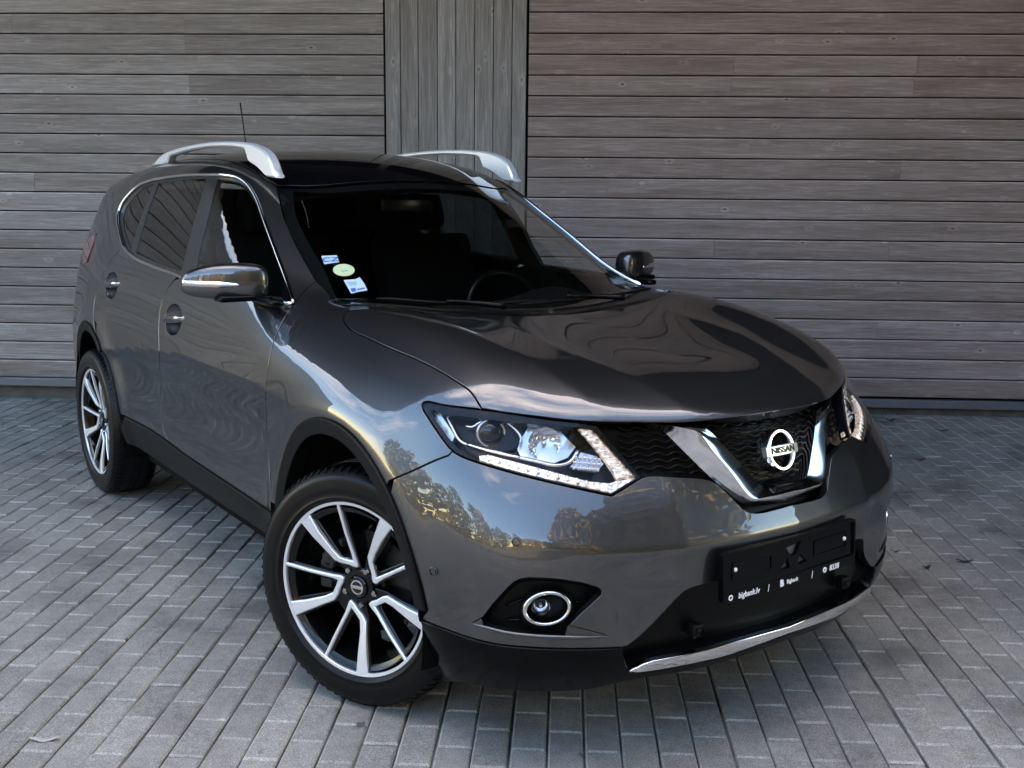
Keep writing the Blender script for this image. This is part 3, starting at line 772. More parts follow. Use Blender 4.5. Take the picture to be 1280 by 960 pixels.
# --- boundary curves on the near half of the body (y<0)
c_seam = cpx(a1([(432, 190), (400, 215), (398, 240), (430, 285), (520, 330), (640, 385), (760, 435), (870, 490), (960, 545), (1030, 595), (1066, 645), (1086, 682)]))
hr = [c_seam[0][:2], (-.15, -.58), (-.085, -.4), (-.05, -.2), (-.04, 0)]
c_hoodrear = shootp(TOP, catmull(hr, .03))
c_lip = cut0(cpx([(601.8, 510.6), (625, 514.5), (650, 518), (675, 521), (700, 524), (725, 526.3), (750, 527.8), (775, 528.4), (800, 528.6), (825, 529), (851, 528.6), (881, 526.2), (905, 523.5), (925, 520.8), (945, 518.2), (970, 514.2)]))
hl_top = z6([(108, 184), (116, 170), (135, 166), (220, 184), (410, 207), (600, 234), (760, 258), (900, 274), (985, 287)])
hl_in = z6([(985, 287), (1060, 370), (1140, 465), (1210, 548)])
hl_led = z6([(1210, 548), (1140, 592), (1060, 640)])
hl_low = z6([(1060, 640), (900, 606), (700, 560), (500, 507), (380, 470), (310, 444), (262, 415), (215, 360), (150, 265), (114, 207), (108, 184)])
c_hltop, c_hlin, c_hlled, c_hllow = cpx(hl_top, 5), cpx(hl_in, 8), cpx(hl_led, 8), cpx(hl_low, 6)
c_hl = np.concatenate([c_hltop[:-1], c_hlin[:-1], c_hlled[:-1], c_hllow[:-1]])
iS = np.argmin(np.linalg.norm(project(c_hllow)-(565.5, 567.5), axis=1))     # where the wing/bumper seam meets the lamp
iT = np.argmin(np.linalg.norm(project(c_hltop)-(601.8, 511.2), axis=1))     # where the bonnet seam meets the lamp
c_wb = cpx([(565.5, 567.5), (545, 575), (523.3, 585), (503, 594), (486, 601.5)])
def ell(cx, a0, a1_, rx, rz, n=40, off=0.0):
    t = np.radians(np.linspace(a0, a1_, n)); return shootp(SIDE, np.stack([cx+rx*np.cos(t), .36+rz*np.sin(t)], 1), off)
FX, RX_, EX, EZ = .02, -2.70, .468, .512
fa0, fa1 = 46.5, 9.5
e_f_bump = ell(FX, fa0, fa1, EX, EZ, 22)                # bumper edge of the front arch
e_f_wing = ell(FX, fa0, 164, EX, EZ, 44)
c_grl = cut0(cpx([(802.5, 597), (812, 594.8), (830, 595), (850, 596.3), (878, 598.3), (893, 602.5), (906, 613), (921, 627.5), (933, 638.5), (946, 641), (973, 635.5), (995, 629)], 8))
c_lipline = cpx([(525, 774), (545, 782), (580, 795), (613.3, 804), (650, 808.5), (700, 811), (745, 810.8), (776, 809.6)])
og = cpx(a4([(165, 740), (190, 733), (215, 718), (300, 645), (390, 552), (480, 458), (508, 434), (540, 418), (600, 400), (660, 386)]), 8)
ztop = og[-1][2]
og2 = shootp(CYL, [(math.atan2(y, .9+.6)*1.3, ztop+.012*(1-(y/og[-1][1])**2)) for y in np.linspace(og[-1][1]*.9, 0, 7)])
c_low = np.concatenate([og, og2])

# --- bonnet
panel('bonnet', [sym(np.concatenate([c_hoodrear[::-1], c_seam[1:-1], c_lip]))], TOP, M['paint'], car, res=.022, both=False, thick=.03)
# --- front wings
dseam = cpx([(367.5, 381), (355, 399), (342, 427), (335, 462), (332.3, 487), (333, 530), (336, 580), (338.3, 634)])
pseam = cpx([(395, 351.5), (380, 364), (367.5, 381)])
wsnear = [(412, 377.5), (395, 351.5), (390, 342), (372, 310), (355, 272), (346, 232)]
c_wsn = surf(wsnear)
e_fw = e_f_wing
wing = np.concatenate([c_seam[:-1], c_hltop[:iT+1][::-1], c_hllow[iS:][::-1][1:], c_wb[1:], e_fw[1:], dseam[::-1][1:], pseam[::-1][1:], [c_wsn[0]], surf([(437, 385.2)])])
panel('front_wing', [wing], Cyl(-1.0), M['paint'], car, res=.02)
# --- bumper
fogH = a3([(160, 531), (235, 490), (300, 405), (400, 295), (440, 258), (480, 238), (540, 229), (650, 232), (750, 240), (900, 265), (995, 293), (1018, 310), (1018, 338), (980, 374), (870, 474), (800, 546), (930, 577), (1062, 612), (950, 623), (800, 621), (600, 611), (400, 589), (235, 549)])
fogP = a3([(262, 506), (312, 420), (410, 312), (450, 276), (485, 258), (545, 247), (650, 247), (750, 254), (890, 277), (975, 300), (995, 318), (995, 338), (962, 365), (855, 462), (775, 545), (740, 566), (690, 585), (600, 594), (500, 586), (400, 568), (300, 540)])
c_fogH = surf(resample(fogH, 4.0))
bum = np.concatenate([c_lipline[::-1], e_f_bump[::-1], c_wb[::-1][1:-1], c_hllow[:iS+1][::-1], c_hlled[::-1][1:-1], c_grl])
bum = np.concatenate([bum[:], ])
low = c_low
half = np.concatenate([low[::-1], bum[1:]])
half[0, 1] = 0; half[-1, 1] = 0
panel('front_bumper', [sym(half), c_fogH, c_fogH[::-1]*[1, -1, 1]], CYL, M['paint'], car, res=.018, both=False, thick=.022)
# fog lamp pockets: side walls and the body-coloured ledge below
def fogpocket(my):
    H = resample(fogH, 4.0); P = resample(fogP, 4.0)
    V2, Fc, mp_, nb = cdt([H, P], np.zeros((0, 2)))
    isP = np.zeros(len(V2), bool)
    for k in range(len(H), len(H)+len(P)): isP[mp_[k]] = True
    X = np.zeros((len(V2), 3)); X[~isP] = surf(V2[~isP]); X[isP] = surf(V2[isP], .045)
    X[~isP] -= normals(X[~isP])*.002
    cen = np.array([V2[list(f)].mean(0) for f in Fc]); py = (cen[:, 1]-680)*5.3333; pxx = (cen[:, 0]-560)*5.3333
    mi = [0 if (py[i] > 520 and not (pxx[i] > 1000)) or pxx[i] < 235 or (pxx[i] > 790 and py[i] > 500) else 1 for i in range(len(Fc))]
    F2 = []
    for f in Fc:
        n = np.cross(X[f[1]]-X[f[0]], X[f[2]]-X[f[0]]); F2.append(f if n@(CAM-X[f[0]]) > 0 else f[::-1])
    if my: X = X*[1, -1, 1]; F2 = [f[::-1] for f in F2]
    mesh('fog_lamp_surround', X, F2, [M['paint'], M['plastic']], car, smooth=False, mi=mi)
for my in (0, 1): fogpocket(my)
for my in (0, 1):      # rounded edge of the ledge under each pocket
    P = surf(catmull(a3([(150, 529), (235, 551), (400, 591), (600, 613), (800, 622), (950, 624), (1070, 613)]), 5), .0015); b = MB()
    b.tube(P, np.interp(np.linspace(0, 1, len(P)), [0, .12, .8, 1], [.001, .0045, .006, .001]), 10)
    if my: b.mirror()
    b.obj('fog_lamp_ledge', M['paint'], car)
panel('fog_lamp_panel', [surf(resample(fogP, 5), .045)], CYL, M['plastic'], car, res=.02, off=.046, thick=.01, gap=-.003, backing=False)
# ribs in the pocket, lamp, chrome ring
def fog(my):
    X0 = surf([(684, 761)], .012)[0]; m_ = np.array([.83, -.55, .06]); m_ /= np.linalg.norm(m_)
    def el(rx, ry, du=0, dv=0, dep=0, n=36):
        t = np.linspace(0, 2*np.pi, n, endpoint=False); q = np.stack([683.6+du+rx*np.cos(t)*math.cos(-.16)-ry*np.sin(t)*math.sin(-.16), 760.6+dv+rx*np.cos(t)*math.sin(-.16)+ry*np.sin(t)*math.cos(-.16)], 1)
        d = pxray(q); return CAM + d*(((X0-m_*dep-CAM)@m_)/(d@m_))[:, None]
    lamp = MB(); lamp.loft([el(24.5, 16.5, 1, 1, .004), el(24.5, 16.5, 1, 1, .030), el(23, 15.5, 2, 1, .055)], cap1=True)
    ring = MB(); ring.loft([el(31.5, 22.5, 0, 0, .016), el(31.2, 22.2), el(29.5, 20.6, 0, 0, -.006), el(27, 18.6, 0, 0, -.006), el(25, 17, .5, .5, .003), el(24.6, 16.6, .8, .8, .02)])
    bez = MB(); bez.loft([el(35, 25.5, 0, 0, .04), el(34, 24.6, 0, 0, .008), el(31, 22, 0, 0, .004)])
    bowl = MB()
    c = el(1, 1, -8, -3.5, .020).mean(0); k = 16
    ax1 = el(1, 1, 60, 0)[0]-el(1, 1)[0]; ax1 /= np.linalg.norm(ax1); ax2 = np.cross(m_, ax1)
    rings = []
    for r_, dd in ((.0235, .012), (.021, -.006), (.013, -.016), (.004, -.019)):
        rings.append([c+r_*(math.cos(t)*ax1+math.sin(t)*ax2*.95)+m_*dd for t in np.linspace(0, 2*np.pi, k, endpoint=False)])
    bowl.loft(rings, cap1=True)
    bulb = MB(); t_ = np.linspace(0, 1, 6); bulb.tube([c-m_*.015+m_*.022*q for q in t_], [.004, .005, .005, .005, .004, .001], 8)
    gl = MB(); gl.loft([[c+r_*(math.cos(t)*ax1+math.sin(t)*ax2)+m_*dd for t in np.linspace(0, 2*np.pi, k, endpoint=False)] for r_, dd in ((.0245, .013), (.017, .019), (.008, .022), (.001, .023))], cap1=True)
    ribs = []
    for p, q in (((632, 757), (655, 748.5)), ((634, 775), (652, 774)), ((718, 752), (738, 753))):
        a, b_ = surf([p, q], .038); rib = MB(); rib.tube([a+(b_-a)*t for t in np.linspace(0, 1, 5)], .0035, 6); ribs.append(('rib', rib, M['lip']))
    root = None
    for nm, mb_, mt in (('fog_lamp', lamp, M['plastic']), ('chrome_ring', ring, M['chrome']), ('bezel', bez, M['plastic']), ('reflector', bowl, M['lamp_bowl']), ('bulb', bulb, M['lamp_grey']), ('lens', gl, M['lens']), *ribs):
        if my: mb_.mirror()
        o = mb_.obj(nm, mt, root or car)
        if root is None: root = o
for my in (0, 1): fog(my)

# --- upper grille: recessed dark mesh, bars, chrome V, emblem
iG = np.argmin(np.linalg.norm(project(c_lip)-(748, 527.8), axis=1))
grl_half = np.concatenate([c_grl[::-1], c_hlin[::-1][1:-1], c_lip[iG:]])
panel('grille', [sym(grl_half)], CYL, M['mesh_black'], car, res=.03, off=.05, both=False, gap=-.02, thick=.02, backing=False)
# woven mesh: wavy horizontal bars in front of the panel
gm_ = MB(); gp = np.array([q for q in sym(grl_half)]); guv = CYL.to2(gp)
for zz in np.arange(.70, .95, .0165):
    ys = np.arange(-.48, .481, .006); q = np.stack([np.arctan2(ys, 1.46)*1.3, zz+.0035*np.sign(np.sin(ys*2*np.pi/.055))*np.abs(np.sin(ys*2*np.pi/.055))**.6], 1)
    ins = inpoly(q, [guv]); run = []
    for i in range(len(q)+1):
        if i < len(q) and ins[i]: run.append(i)
        else:
            if len(run) > 3: gm_.tube(shootp(CYL, q[run], .036), .0036, 5)
            run = []
gm_.obj('grille_mesh', M['mesh_black'], car)
def ingr(px, dx=0.0):
    """point of the raked grille plane where the chrome V stands"""
    px = np.asarray(px, float).reshape(-1, 2); d = pxray(px); t = np.full(len(d), 2.5)
    f = lambda X: X[:, 0]-(.922+dx-.31*(X[:, 2]-.70)-.80*X[:, 1]**2)
    for _ in range(30):
        X = CAM+d*t[:, None]; X2 = CAM+d*(t+1e-4)[:, None]; g_ = (f(X2)-f(X))/1e-4; t = t-f(X)/g_
    return CAM+d*t[:, None]
def halfV(pts, dx): return cut0(ingr(catmull(b7(pts), 6), dx))
vo = halfV([(105, 150), (300, 345), (430, 472), (520, 552), (620, 632), (660, 650), (700, 653), (780, 646), (850, 637), (960, 617)], -.004)
vr_ = halfV([(165, 155), (330, 186), (365, 200), (450, 312), (560, 440), (650, 562), (688, 600), (722, 609), (790, 597), (870, 582), (970, 555)], .026)
vi = halfV([(415, 180), (440, 200), (530, 296), (640, 414), (735, 520), (765, 540), (800, 546), (870, 539), (960, 518)], .004)
def even(P, n):
    d = np.r_[0, np.cumsum(np.linalg.norm(np.diff(P, axis=0), axis=1))]; return np.stack([np.interp(np.linspace(0, d[-1], n), d, P[:, k]) for k in range(3)], 1)
nV = 46
rows = [even(vo, nV), even(vr_, nV), even(vi, nV)]
full = [np.concatenate([r_, (r_*[1, -1, 1])[::-1][1:]]) for r_ in rows]
inn = full[2]-np.array([.05, 0, 0]); out0 = full[0]-np.array([.04, 0, 0])
# soften the ridge: two rows either side of it
mid1 = full[1]+(full[0]-full[1])*.10; mid2 = full[1]+(full[2]-full[1])*.14; rd = full[1]-np.array([.0015, 0, 0])
v = MB(); v.loft([out0, full[0]-[.006, 0, 0], full[0], full[0]+(full[1]-full[0])*.5, mid1, rd, mid2, full[2]+(full[1]-full[2])*.3, full[2], inn], closed=False)
o = v.obj('chrome_grille_v', M['chrome_v'], car, auto=28)
# emblem
def frame(o_, nx):
    nx = np.array(nx, float); nx /= np.linalg.norm(nx); yy = np.array([0, 1., 0]); zz = np.cross(nx, yy); return np.array(o_), nx, yy, zz
EO, EN, EY, EZv = frame((.880, -.004, .8375), (.965, 0, .26))
em = MB(); rings = []
for r_, d_ in ((.0575, -.03), (.0575, .006), (.0545, .011), (.0485, .011), (.0455, .006), (.0455, -.01)):
    rings.append([EO+EN*d_+r_*(math.cos(t)*EY*.93+math.sin(t)*EZv) for t in np.linspace(0, 2*np.pi, 48, endpoint=False)])
em.loft(rings); emb = em.obj('emblem', M['chrome'], car, auto=35)
bar = MB(); prof = [(-.0135, -.004), (-.0135, .010), (-.0120, .012), (.0120, .012), (.0135, .010), (.0135, -.004)]
rr = []
for y_ in np.linspace(-.0625, .0625, 13): rr.append([EO+EY*y_+EZv*a_+EN*(b_+.004-1.2*y_*y_) for a_, b_ in prof])
bar.loft(rr, closed=True, cap0=True, cap1=True); bar.obj('name_bar', M['chrome_satin'], emb, auto=35)
def lettering(txt, size, origin, ex, ey, ez, m, parent, name='lettering', depth=.0008, bold=.0, align='CENTER', shear=0.0, sx=1.0, curve=None):
    cu = bpy.data.curves.new(name, 'FONT'); cu.body = txt; cu.size = size; cu.extrude = depth; cu.offset = bold; cu.align_x = align; cu.align_y = 'CENTER'; cu.shear = shear; cu.resolution_u = 6
    ob = bpy.data.objects.new(name, cu); me = bpy.data.meshes.new_from_object(ob); bpy.data.objects.remove(ob); bpy.data.curves.remove(cu)
    V = np.array([v_.co[:] for v_ in me.vertices]); V = V*[sx, 1, 1]
    W_ = np.array(origin)+np.outer(V[:, 0], ex)+np.outer(V[:, 1], ey)+np.outer(V[:, 2]+(curve(V[:, 0]) if curve else 0), ez)
    me.vertices.foreach_set('co', W_.ravel()); me.materials.clear(); me.materials.append(m); me.update()
    return link(bpy.data.objects.new(name, me), parent)
lettering('NISSAN', .0225, EO+EN*.0165, EY, EZv, EN, M['black_print'], emb, bold=.0007, sx=1.22, curve=lambda x: -1.2*x*x)
# dark camera box under the emblem
cb = MB(); cb.box((.897, 0.0, .745), (.05, .11, .022), bev=.004); cb.obj('grille_camera', M['lip'], car)

# --- lower opening, lip, chrome strip
c_strip_t = cut0(cpx(a4([(192, 853), (300, 804), (345, 794), (450, 775), (550, 754), (680, 719), (800, 684), (920, 650), (1040, 617), (1090, 602)]), 7))
c_strip_b = cut0(cpx(a4([(192, 856), (215, 863), (250, 862), (350, 848), (450, 831), (570, 806), (700, 776), (800, 744), (900, 709), (1000, 672), (1060, 650)]), 7))
openhalf = np.concatenate([c_strip_t[::-1], c_low[:]])
panel('lower_grille', [sym(openhalf)], CYL, M['mesh_black'], car, res=.03, off=.035, both=False, gap=-.012, thick=.02, backing=False)
lg_ = MB(); luv = CYL.to2(sym(openhalf))
for zz in np.arange(.34, .60, .03):
    ys = np.arange(-.55, .551, .02); q = np.stack([np.arctan2(ys, 1.48)*1.3, zz+0*ys], 1); ins = inpoly(q, [luv]); run = []
    for i in range(len(q)+1):
        if i < len(q) and ins[i]: run.append(i)
        else:
            if len(run) > 2: lg_.tube(shootp(CYL, q[run], .040), .0030, 5)
            run = []
lg_.obj('lower_grille_bar', M['mesh_black'], car)
c_lipbot = cut0(cpx([(531, 840), (548, 846), (575, 852), (610, 858), (640, 861.5), (680, 863.5), (720, 862), (752, 857), (790, 848.5), (850, 839.5), (900, 827.5), (950, 811), (985, 798), (1010, 788)], 8))
lipend = ell(FX, 9.2, -10, EX*.905, EZ*.91, 10)
liphalf = np.concatenate([c_strip_t[::-1], c_lipline[::-1][0:], lipend, c_lipbot])
liphalf[0, 1] = 0
panel('front_lip', [sym(liphalf)], CYL, M['lip'], car, res=.02, off=-.006, both=False, gap=0, thick=.09, bev=.004)
panel('chrome_lip_strip', [sym(np.concatenate([c_strip_t[::-1], c_strip_b]))], CYL, M['chrome'], car, res=.012, off=-.016, both=False, gap=0, thick=.012, bev=.004, backing=False)
# parking sensors
def disc(px, r, name, mt, off=-.003, my=False, inner=None):
    X = surf([px], off)[0]; n = normals(X[None])[0]; a_ = np.cross(n, [0, 0, 1]); a_ /= np.linalg.norm(a_); b_ = np.cross(n, a_)
    t = np.linspace(0, 2*np.pi, 28, endpoint=False); rg = lambda q, d_: [X+q*r*(math.cos(k)*a_+math.sin(k)*b_)+n*d_ for k in t]
    mb_ = MB(); mb_.loft([rg(1.0, -.004), rg(.97, .0015), rg(.86, .002), rg(.78, -.0015), rg(.62, -.0015), rg(.58, .0015), rg(.0, .0016)], cap1=False)
    if my: mb_.mirror()
    return mb_.obj(name, mt, car, auto=40)
for my in (False, True):
    for q in ((645.5, 677), (541.5, 714.3)): disc(q, .0125, 'parking_sensor', M['paint'], my=my)
for q in ((868, 787.5), (868, 787.5)):
    pass
for my in (0, 1):
    X = surf([(867, 786)], .02)[0]*[1, -1 if my else 1, 1]
    b = MB(); b.box(X+[.006, 0, 0], (.03, .034, .036), bev=.006); sb = b.obj('sensor_bracket', M['plastic'], car)
    b = MB(); b.tube([X+[.018, 0, 0], X+[.026, 0, 0]], .009, 16); b.obj('sensor', M['lip'], sb)

# --- number plate holder, empty, with the bank's strip
pT = plane_pt([(897.6, 690.8), (1065.5, 648.8)], 0, .944); pB = plane_pt([(899.5, 753)], 0, .944)
pw = .270; pzt = .616; pzb = float(pB[0][2]); ph = pzt-pzb
print('plate z', pzt, pzb)
def pcurve(y): return .952-.10*y*y
def plrow(z_, dx, y0=-pw, y1=pw, n=25): return [(pcurve(y)+dx-.06*(z_-pzt), y, z_) for y in np.linspace(y0, y1, n)]
def rrect(y0, y1, z0, z1, r, n=6):
    P = []
    for cy, cz, a0 in ((y1-r, z1-r, 0), (y0+r, z1-r, 90), (y0+r, z0+r, 180), (y1-r, z0+r, 270)):
        for k in range(n+1): t = math.radians(a0+90*k/n); P.append((cy+r*math.cos(t), cz+r*math.sin(t)))
    return np.array(P)
def plate_mesh(name, loops, dx0, dx1, mt, parent, step=.03):
    loops = [resample(L, step) for L in loops]; lo = loops[0].min(0); hi = loops[0].max(0)
    gx, gy = np.meshgrid(np.arange(lo[0]+step/2, hi[0], step), np.arange(lo[1]+step/2, hi[1], step)); g_ = np.stack([gx.ravel(), gy.ravel()], 1)
    g_ = g_[inpoly(g_, loops)]; g_ = g_[polydist(g_, loops) > step*.4] if len(g_) else g_
    V2, Fc, mp_, nb = cdt(loops, g_)
    P = lambda dx: [(pcurve(y)+dx-.06*(z_-pzt), y, z_) for y, z_ in V2]
    mb_ = MB(); k = len(V2); V = P(dx1)+P(dx0); Fs = [f for f in Fc]+[tuple(i+k for i in f[::-1]) for f in Fc]; b_ = 0
    for L in loops:
        n = len(L)
        for i in range(n):
            u0, u1 = mp_[b_+i], mp_[b_+(i+1) % n]; Fs.append((u0, u1, u1+k, u0+k))
        b_ += n
    mb_.add(V, Fs); return mb_.obj(name, mt, parent, auto=30)
zs = pzb+.024
tri = lambda *p: np.array(p, float)
holder = plate_mesh('number_plate_holder', [rrect(-pw, pw, pzb, pzt, .008), tri((-.03, pzt-.028), (.033, pzt-.018), (.012, pzt-.052), (-.010, pzt-.054)), tri((-.058, zs+.020), (-.014, zs+.022), (-.022, zs+.052)), tri((.016, zs+.022), (.056, zs+.026), (.026, zs+.054))], -.012, .0, M['lip'], car)
plate_mesh('raised_rim', [rrect(-pw, pw, zs-.002, pzt, .008), rrect(-pw+.007, pw-.007, zs+.004, pzt-.006, .006)], 0.0005, .006, M['lip'], holder)
plate_mesh('text_strip', [rrect(-pw+.001, pw-.001, pzb+.001, zs-.003, .004)], .0005, .0045, M['lip'], holder)
for y0, y1 in ((-.235, -.085), (.085, .235)):
    plate_mesh('rib_frame', [rrect(y0, y1, zs+.03, pzt-.03, .006), rrect(y0+.006, y1-.006, zs+.036, pzt-.036, .004)], .0005, .003, M['lip'], holder)
plate_mesh('holder_back', [rrect(-.08, .08, zs+.006, pzt-.01, .006)], -.020, -.0125, M['mid_grey'], holder)
holder.location.y = -.012
for y_ in (-.222, .222):
    b = MB(); b.tube([(pcurve(y_), y_, .566), (pcurve(y_)+.006, y_, .566), (pcurve(y_)+.0075, y_, .566)], [.0058, .0058, .003], 14); b.obj('screw', M['white_print'], holder)
def ptxt(t, y_, size, **k):
    s_ = -.20*y_
    ex = np.array([s_, 1, 0]); ex /= np.linalg.norm(ex); zc_ = (pzb+zs)/2-.001
    o = lettering(t, size, (pcurve(y_)+.0056-.06*(zc_-pzt), y_, zc_), ex, np.array([-.06, 0, 1.]), np.array([1., .2*y_, 0]), M['white_print'], holder, depth=.0004, **k); return o
ptxt('bigbank.lv', -.178, .0215, shear=.18, bold=.0004, sx=.92)
ptxt('|', -.105, .022, shear=.2); ptxt('Bigbank', -.010, .0155, bold=.0003, sx=.95); ptxt('B', -.052, .024, bold=.0016); ptxt('|', .072, .022, shear=.2)
ptxt('8338', .170, .0215, shear=.18, bold=.0005)
def ringicon(y_, inner):
    zc_ = (pzb+zs)/2-.001; b = MB(); t = np.linspace(0, 2*np.pi, 22, endpoint=False)
    q = lambda r_, dx: [(pcurve(y_)+dx-.06*(zc_-pzt), y_+r_*math.cos(a_), zc_+r_*math.sin(a_)) for a_ in t]
    b.loft([q(.0080, .0048), q(.0080, .0062), q(.0042 if inner else .0035, .0062), q(.0042 if inner else .0035, .0048)]); b.obj('icon', M['white_print'], holder)
ringicon(-.243, True); ringicon(.128, False)

# --- headlights
def lamp(my):
    sgn = np.array([1, -1 if my else 1, 1.])
    def surfp(name, px, off, mt, parent, thick=.006, res=.012, step=6, bev=.001, smoothc=True, closed=True):
        L = catmull(z6(px), step, True) if smoothc else resample(z6(px), step)
        o = panel(name, [surf(L, off)], Cyl(-.3), mt, parent, res=res, off=off, thick=thick, gap=0, bev=bev, both=False, backing=False)[0]
        if my:
            me = o.data; n = len(me.vertices); V = np.empty(n*3); me.vertices.foreach_get('co', V); V = V.reshape(-1, 3)*[1, -1, 1]
            Nn = [tuple(np.array(l.vector)*[1, -1, 1]) for l in me.corner_normals]
            F_ = [tuple(p_.vertices) for p_ in me.polygons]; vn = {}
            for p_ in me.polygons:
                for li in p_.loop_indices: vn[me.loops[li].vertex_index] = Nn[li]
            m_ = me.materials[0]; nm = o.name; bpy.data.objects.remove(o)
            o = mesh(name, V, [f[::-1] for f in F_], m_, parent, [vn.get(i, (0, 0, 1)) for i in range(n)])
        return o
    allp = [tuple(q) for q in np.concatenate([hl_top[:-1], hl_in[:-1], hl_led[:-1], hl_low[:-1]])]
    to6 = lambda P: [((x-500)*4, (y-460)*4) for x, y in P]
    H = to6(allp)
    c6 = np.mean(H, 0)
    # root: dark back housing, then what stands in front of it, then the lens
    L = np.concatenate([catmull(hl_top, 5)[:-1], catmull(hl_in, 8)[:-1], catmull(hl_led, 8)[:-1], catmull(hl_low, 6)[:-1]])
    def body(name, L2, off, mt, parent, **k):
        o = panel(name, [surf(L2, off)] if not isinstance(L2, list) else [surf(q, off) for q in L2], Cyl(-.3), mt, parent, off=off, both=False, backing=False, **k)[0]
        if my:
            me = o.data; V = np.empty(len(me.vertices)*3); me.vertices.foreach_get('co', V); V = V.reshape(-1, 3)*[1, -1, 1]
            vn = {}
            for p_ in me.polygons:
                for li in p_.loop_indices: vn[me.loops[li].vertex_index] = np.array(me.corner_normals[li].vector)*[1, -1, 1]
            F_ = [tuple(p_.vertices)[::-1] for p_ in me.polygons]; m_ = me.materials[0]; bpy.data.objects.remove(o)
            o = mesh(name, V, F_, m_, parent, [vn.get(i, (0, 0, 1)) for i in range(len(V))])
        return o
    root = body('headlight', L, .062, M['lamp_black'], car, res=.02, gap=-.01, thick=.004)
    # black surround just under the lens
    Lc = L.mean(0)
    inner = z6([(152, 208), (215, 240), (350, 250), (520, 272), (700, 288), (880, 302), (960, 314), (1030, 390), (1180, 546), (1120, 580), (1055, 622), (900, 588), (700, 543), (500, 490), (398, 462), (330, 425), (290, 400), (240, 340), (175, 250)])
    body('surround', [L, resample(inner, 6)], .008, M['lamp_black'], root, res=.02, gap=.002, thick=.03)
    # daytime running light: two strips meeting at the tip
    strip1 = z6([(392, 438), (440, 432), (700, 500), (940, 565), (1050, 575), (1085, 562), (1195, 548), (1120, 592), (1058, 628), (900, 592), (700, 548), (500, 496), (398, 464)])
    strip2 = z6([(890, 300), (925, 288), (975, 300), (1030, 368), (1130, 478), (1195, 545), (1085, 556), (1068, 520), (1010, 440), (950, 370)])
    body('daytime_light', resample(strip1, 5), .020, M['led'], root, res=.008, gap=0, thick=.012, bev=.003)
    body('daytime_light', resample(strip2, 5), .018, M['led'], root, res=.008, gap=0, thick=.012, bev=.003)
    def prism(p_, q_, off, r_):
        a_, b_ = surf(z6([tuple(p_), tuple(q_)]), off); dv = MB(); dv.tube([a_+(b_-a_)*t for t in np.linspace(0, 1, 4)], r_, 8)
        if my: dv.mirror()
        dv.obj('light_guide', M['led'], root)
    for k in range(13):      # clear prisms along the strip
        f = k/12; p_ = np.array([440+f*590, 448+f*152]); prism(p_-[3, 10], p_+[9, 18], .0175, .0048)
    for k in range(8):
        f = k/7; p_ = np.array([925+f*195, 320+f*200]); prism(p_+[-16, 10], p_+[38, 12], .0155, .004)
    # projector cell: bluish black bucket framed by a silver edge
    cell = z6([(215, 225), (355, 240), (500, 262), (560, 290), (606, 352), (575, 408), (500, 425), (380, 398), (325, 378), (285, 322), (245, 270)])
    body('projector_cell', resample(cell, 6), .050, M['lamp_black'], root, res=.02, gap=0, thick=.02)
    def wire(px, off, r_, mt, nm):
        P = surf(catmull(z6(px), 5), off); b_ = MB(); b_.tube(P, r_, 8)
        if my: b_.mirror()
        return b_.obj(nm, mt, root)
    wire([(235, 240), (262, 300), (300, 365), (360, 392), (500, 425), (580, 445), (680, 468), (780, 488), (850, 470), (890, 415)], .030, .0042, M['lamp_grey'], 'silver_frame')
    wire([(335, 382), (420, 408), (520, 432), (600, 448)], .026, .0035, M['lamp_bowl'], 'silver_frame')
    wire([(350, 240), (420, 252), (505, 262), (560, 292), (606, 350), (600, 380)], .030, .0036, M['lamp_grey'], 'silver_frame')
    wire([(330, 290), (360, 295), (400, 270), (440, 268), (480, 275)], .030, .003, M['lamp_bowl'], 'silver_frame')
    pc = surf(z6([(455, 325)]), .045)[0]; m_ = np.array([.88, -.44, .10]); m_ /= np.linalg.norm(m_); ax1 = np.cross(m_, [0, 0, 1]); ax1 /= np.linalg.norm(ax1); ax2 = np.cross(ax1, m_)
    k = 24; t = np.linspace(0, 2*np.pi, k, endpoint=False)
    rg = lambda r_, d_, c_=pc: [c_+r_*(math.cos(a_)*ax1+math.sin(a_)*ax2)+m_*d_ for a_ in t]
    b = MB(); b.loft([rg(.039, -.015), rg(.039, .006), rg(.036, .009), rg(.032, .006)])
    if my: b.mirror()
    b.obj('projector_ring', M['lamp_grey'], root)
    b = MB(); b.loft([rg(.032*math.cos(q), .004+.020*math.sin(q)) for q in np.linspace(0, 1.5, 8)], cap1=True)
    if my: b.mirror()
    b.obj('projector_lens', M['black_gloss'], root)
    # high beam reflector bowl and indicator block
    bowl = z6([(606, 350), (640, 295), (720, 290), (800, 312), (830, 345), (880, 395), (840, 450), (770, 478), (680, 458), (600, 440), (585, 405)])
    body('silver_panel', resample(bowl, 6), .046, M['lamp_grey'], root, res=.02, gap=0, thick=.008)
    bc = surf(z6([(715, 372)]), .050)[0]
    b = MB(); b.loft([rg(.043*f_, .018*f_*f_+.002, bc) for f_ in (1, .85, .7, .5, .3, .12)], cap1=True)
    if my: b.mirror()
    b.obj('high_beam_reflector', M['facet'], root, smooth=True)
    b = MB(); b.tube([bc, bc+m_*.022], [.007, .005], 10)
    if my: b.mirror()
    b.obj('bulb', M['lamp_grey'], root)
    ind = z6([(905, 420), (985, 440), (1020, 480), (985, 520), (900, 510), (850, 495)])
    body('indicator_reflector', resample(ind, 6), .034, M['lamp_grey'], root, res=.012, gap=0, thick=.01)
    b = MB()
    for i in range(6):
        for j in range(3):
            c_ = surf(z6([(868+i*24+j*4, 500-j*26+i*2)]), .030)[0]; b.box(c_, (.007, .009, .009), bev=.002)
    if my: b.mirror()
    b.obj('prism_block', M['lamp_bowl'], root)
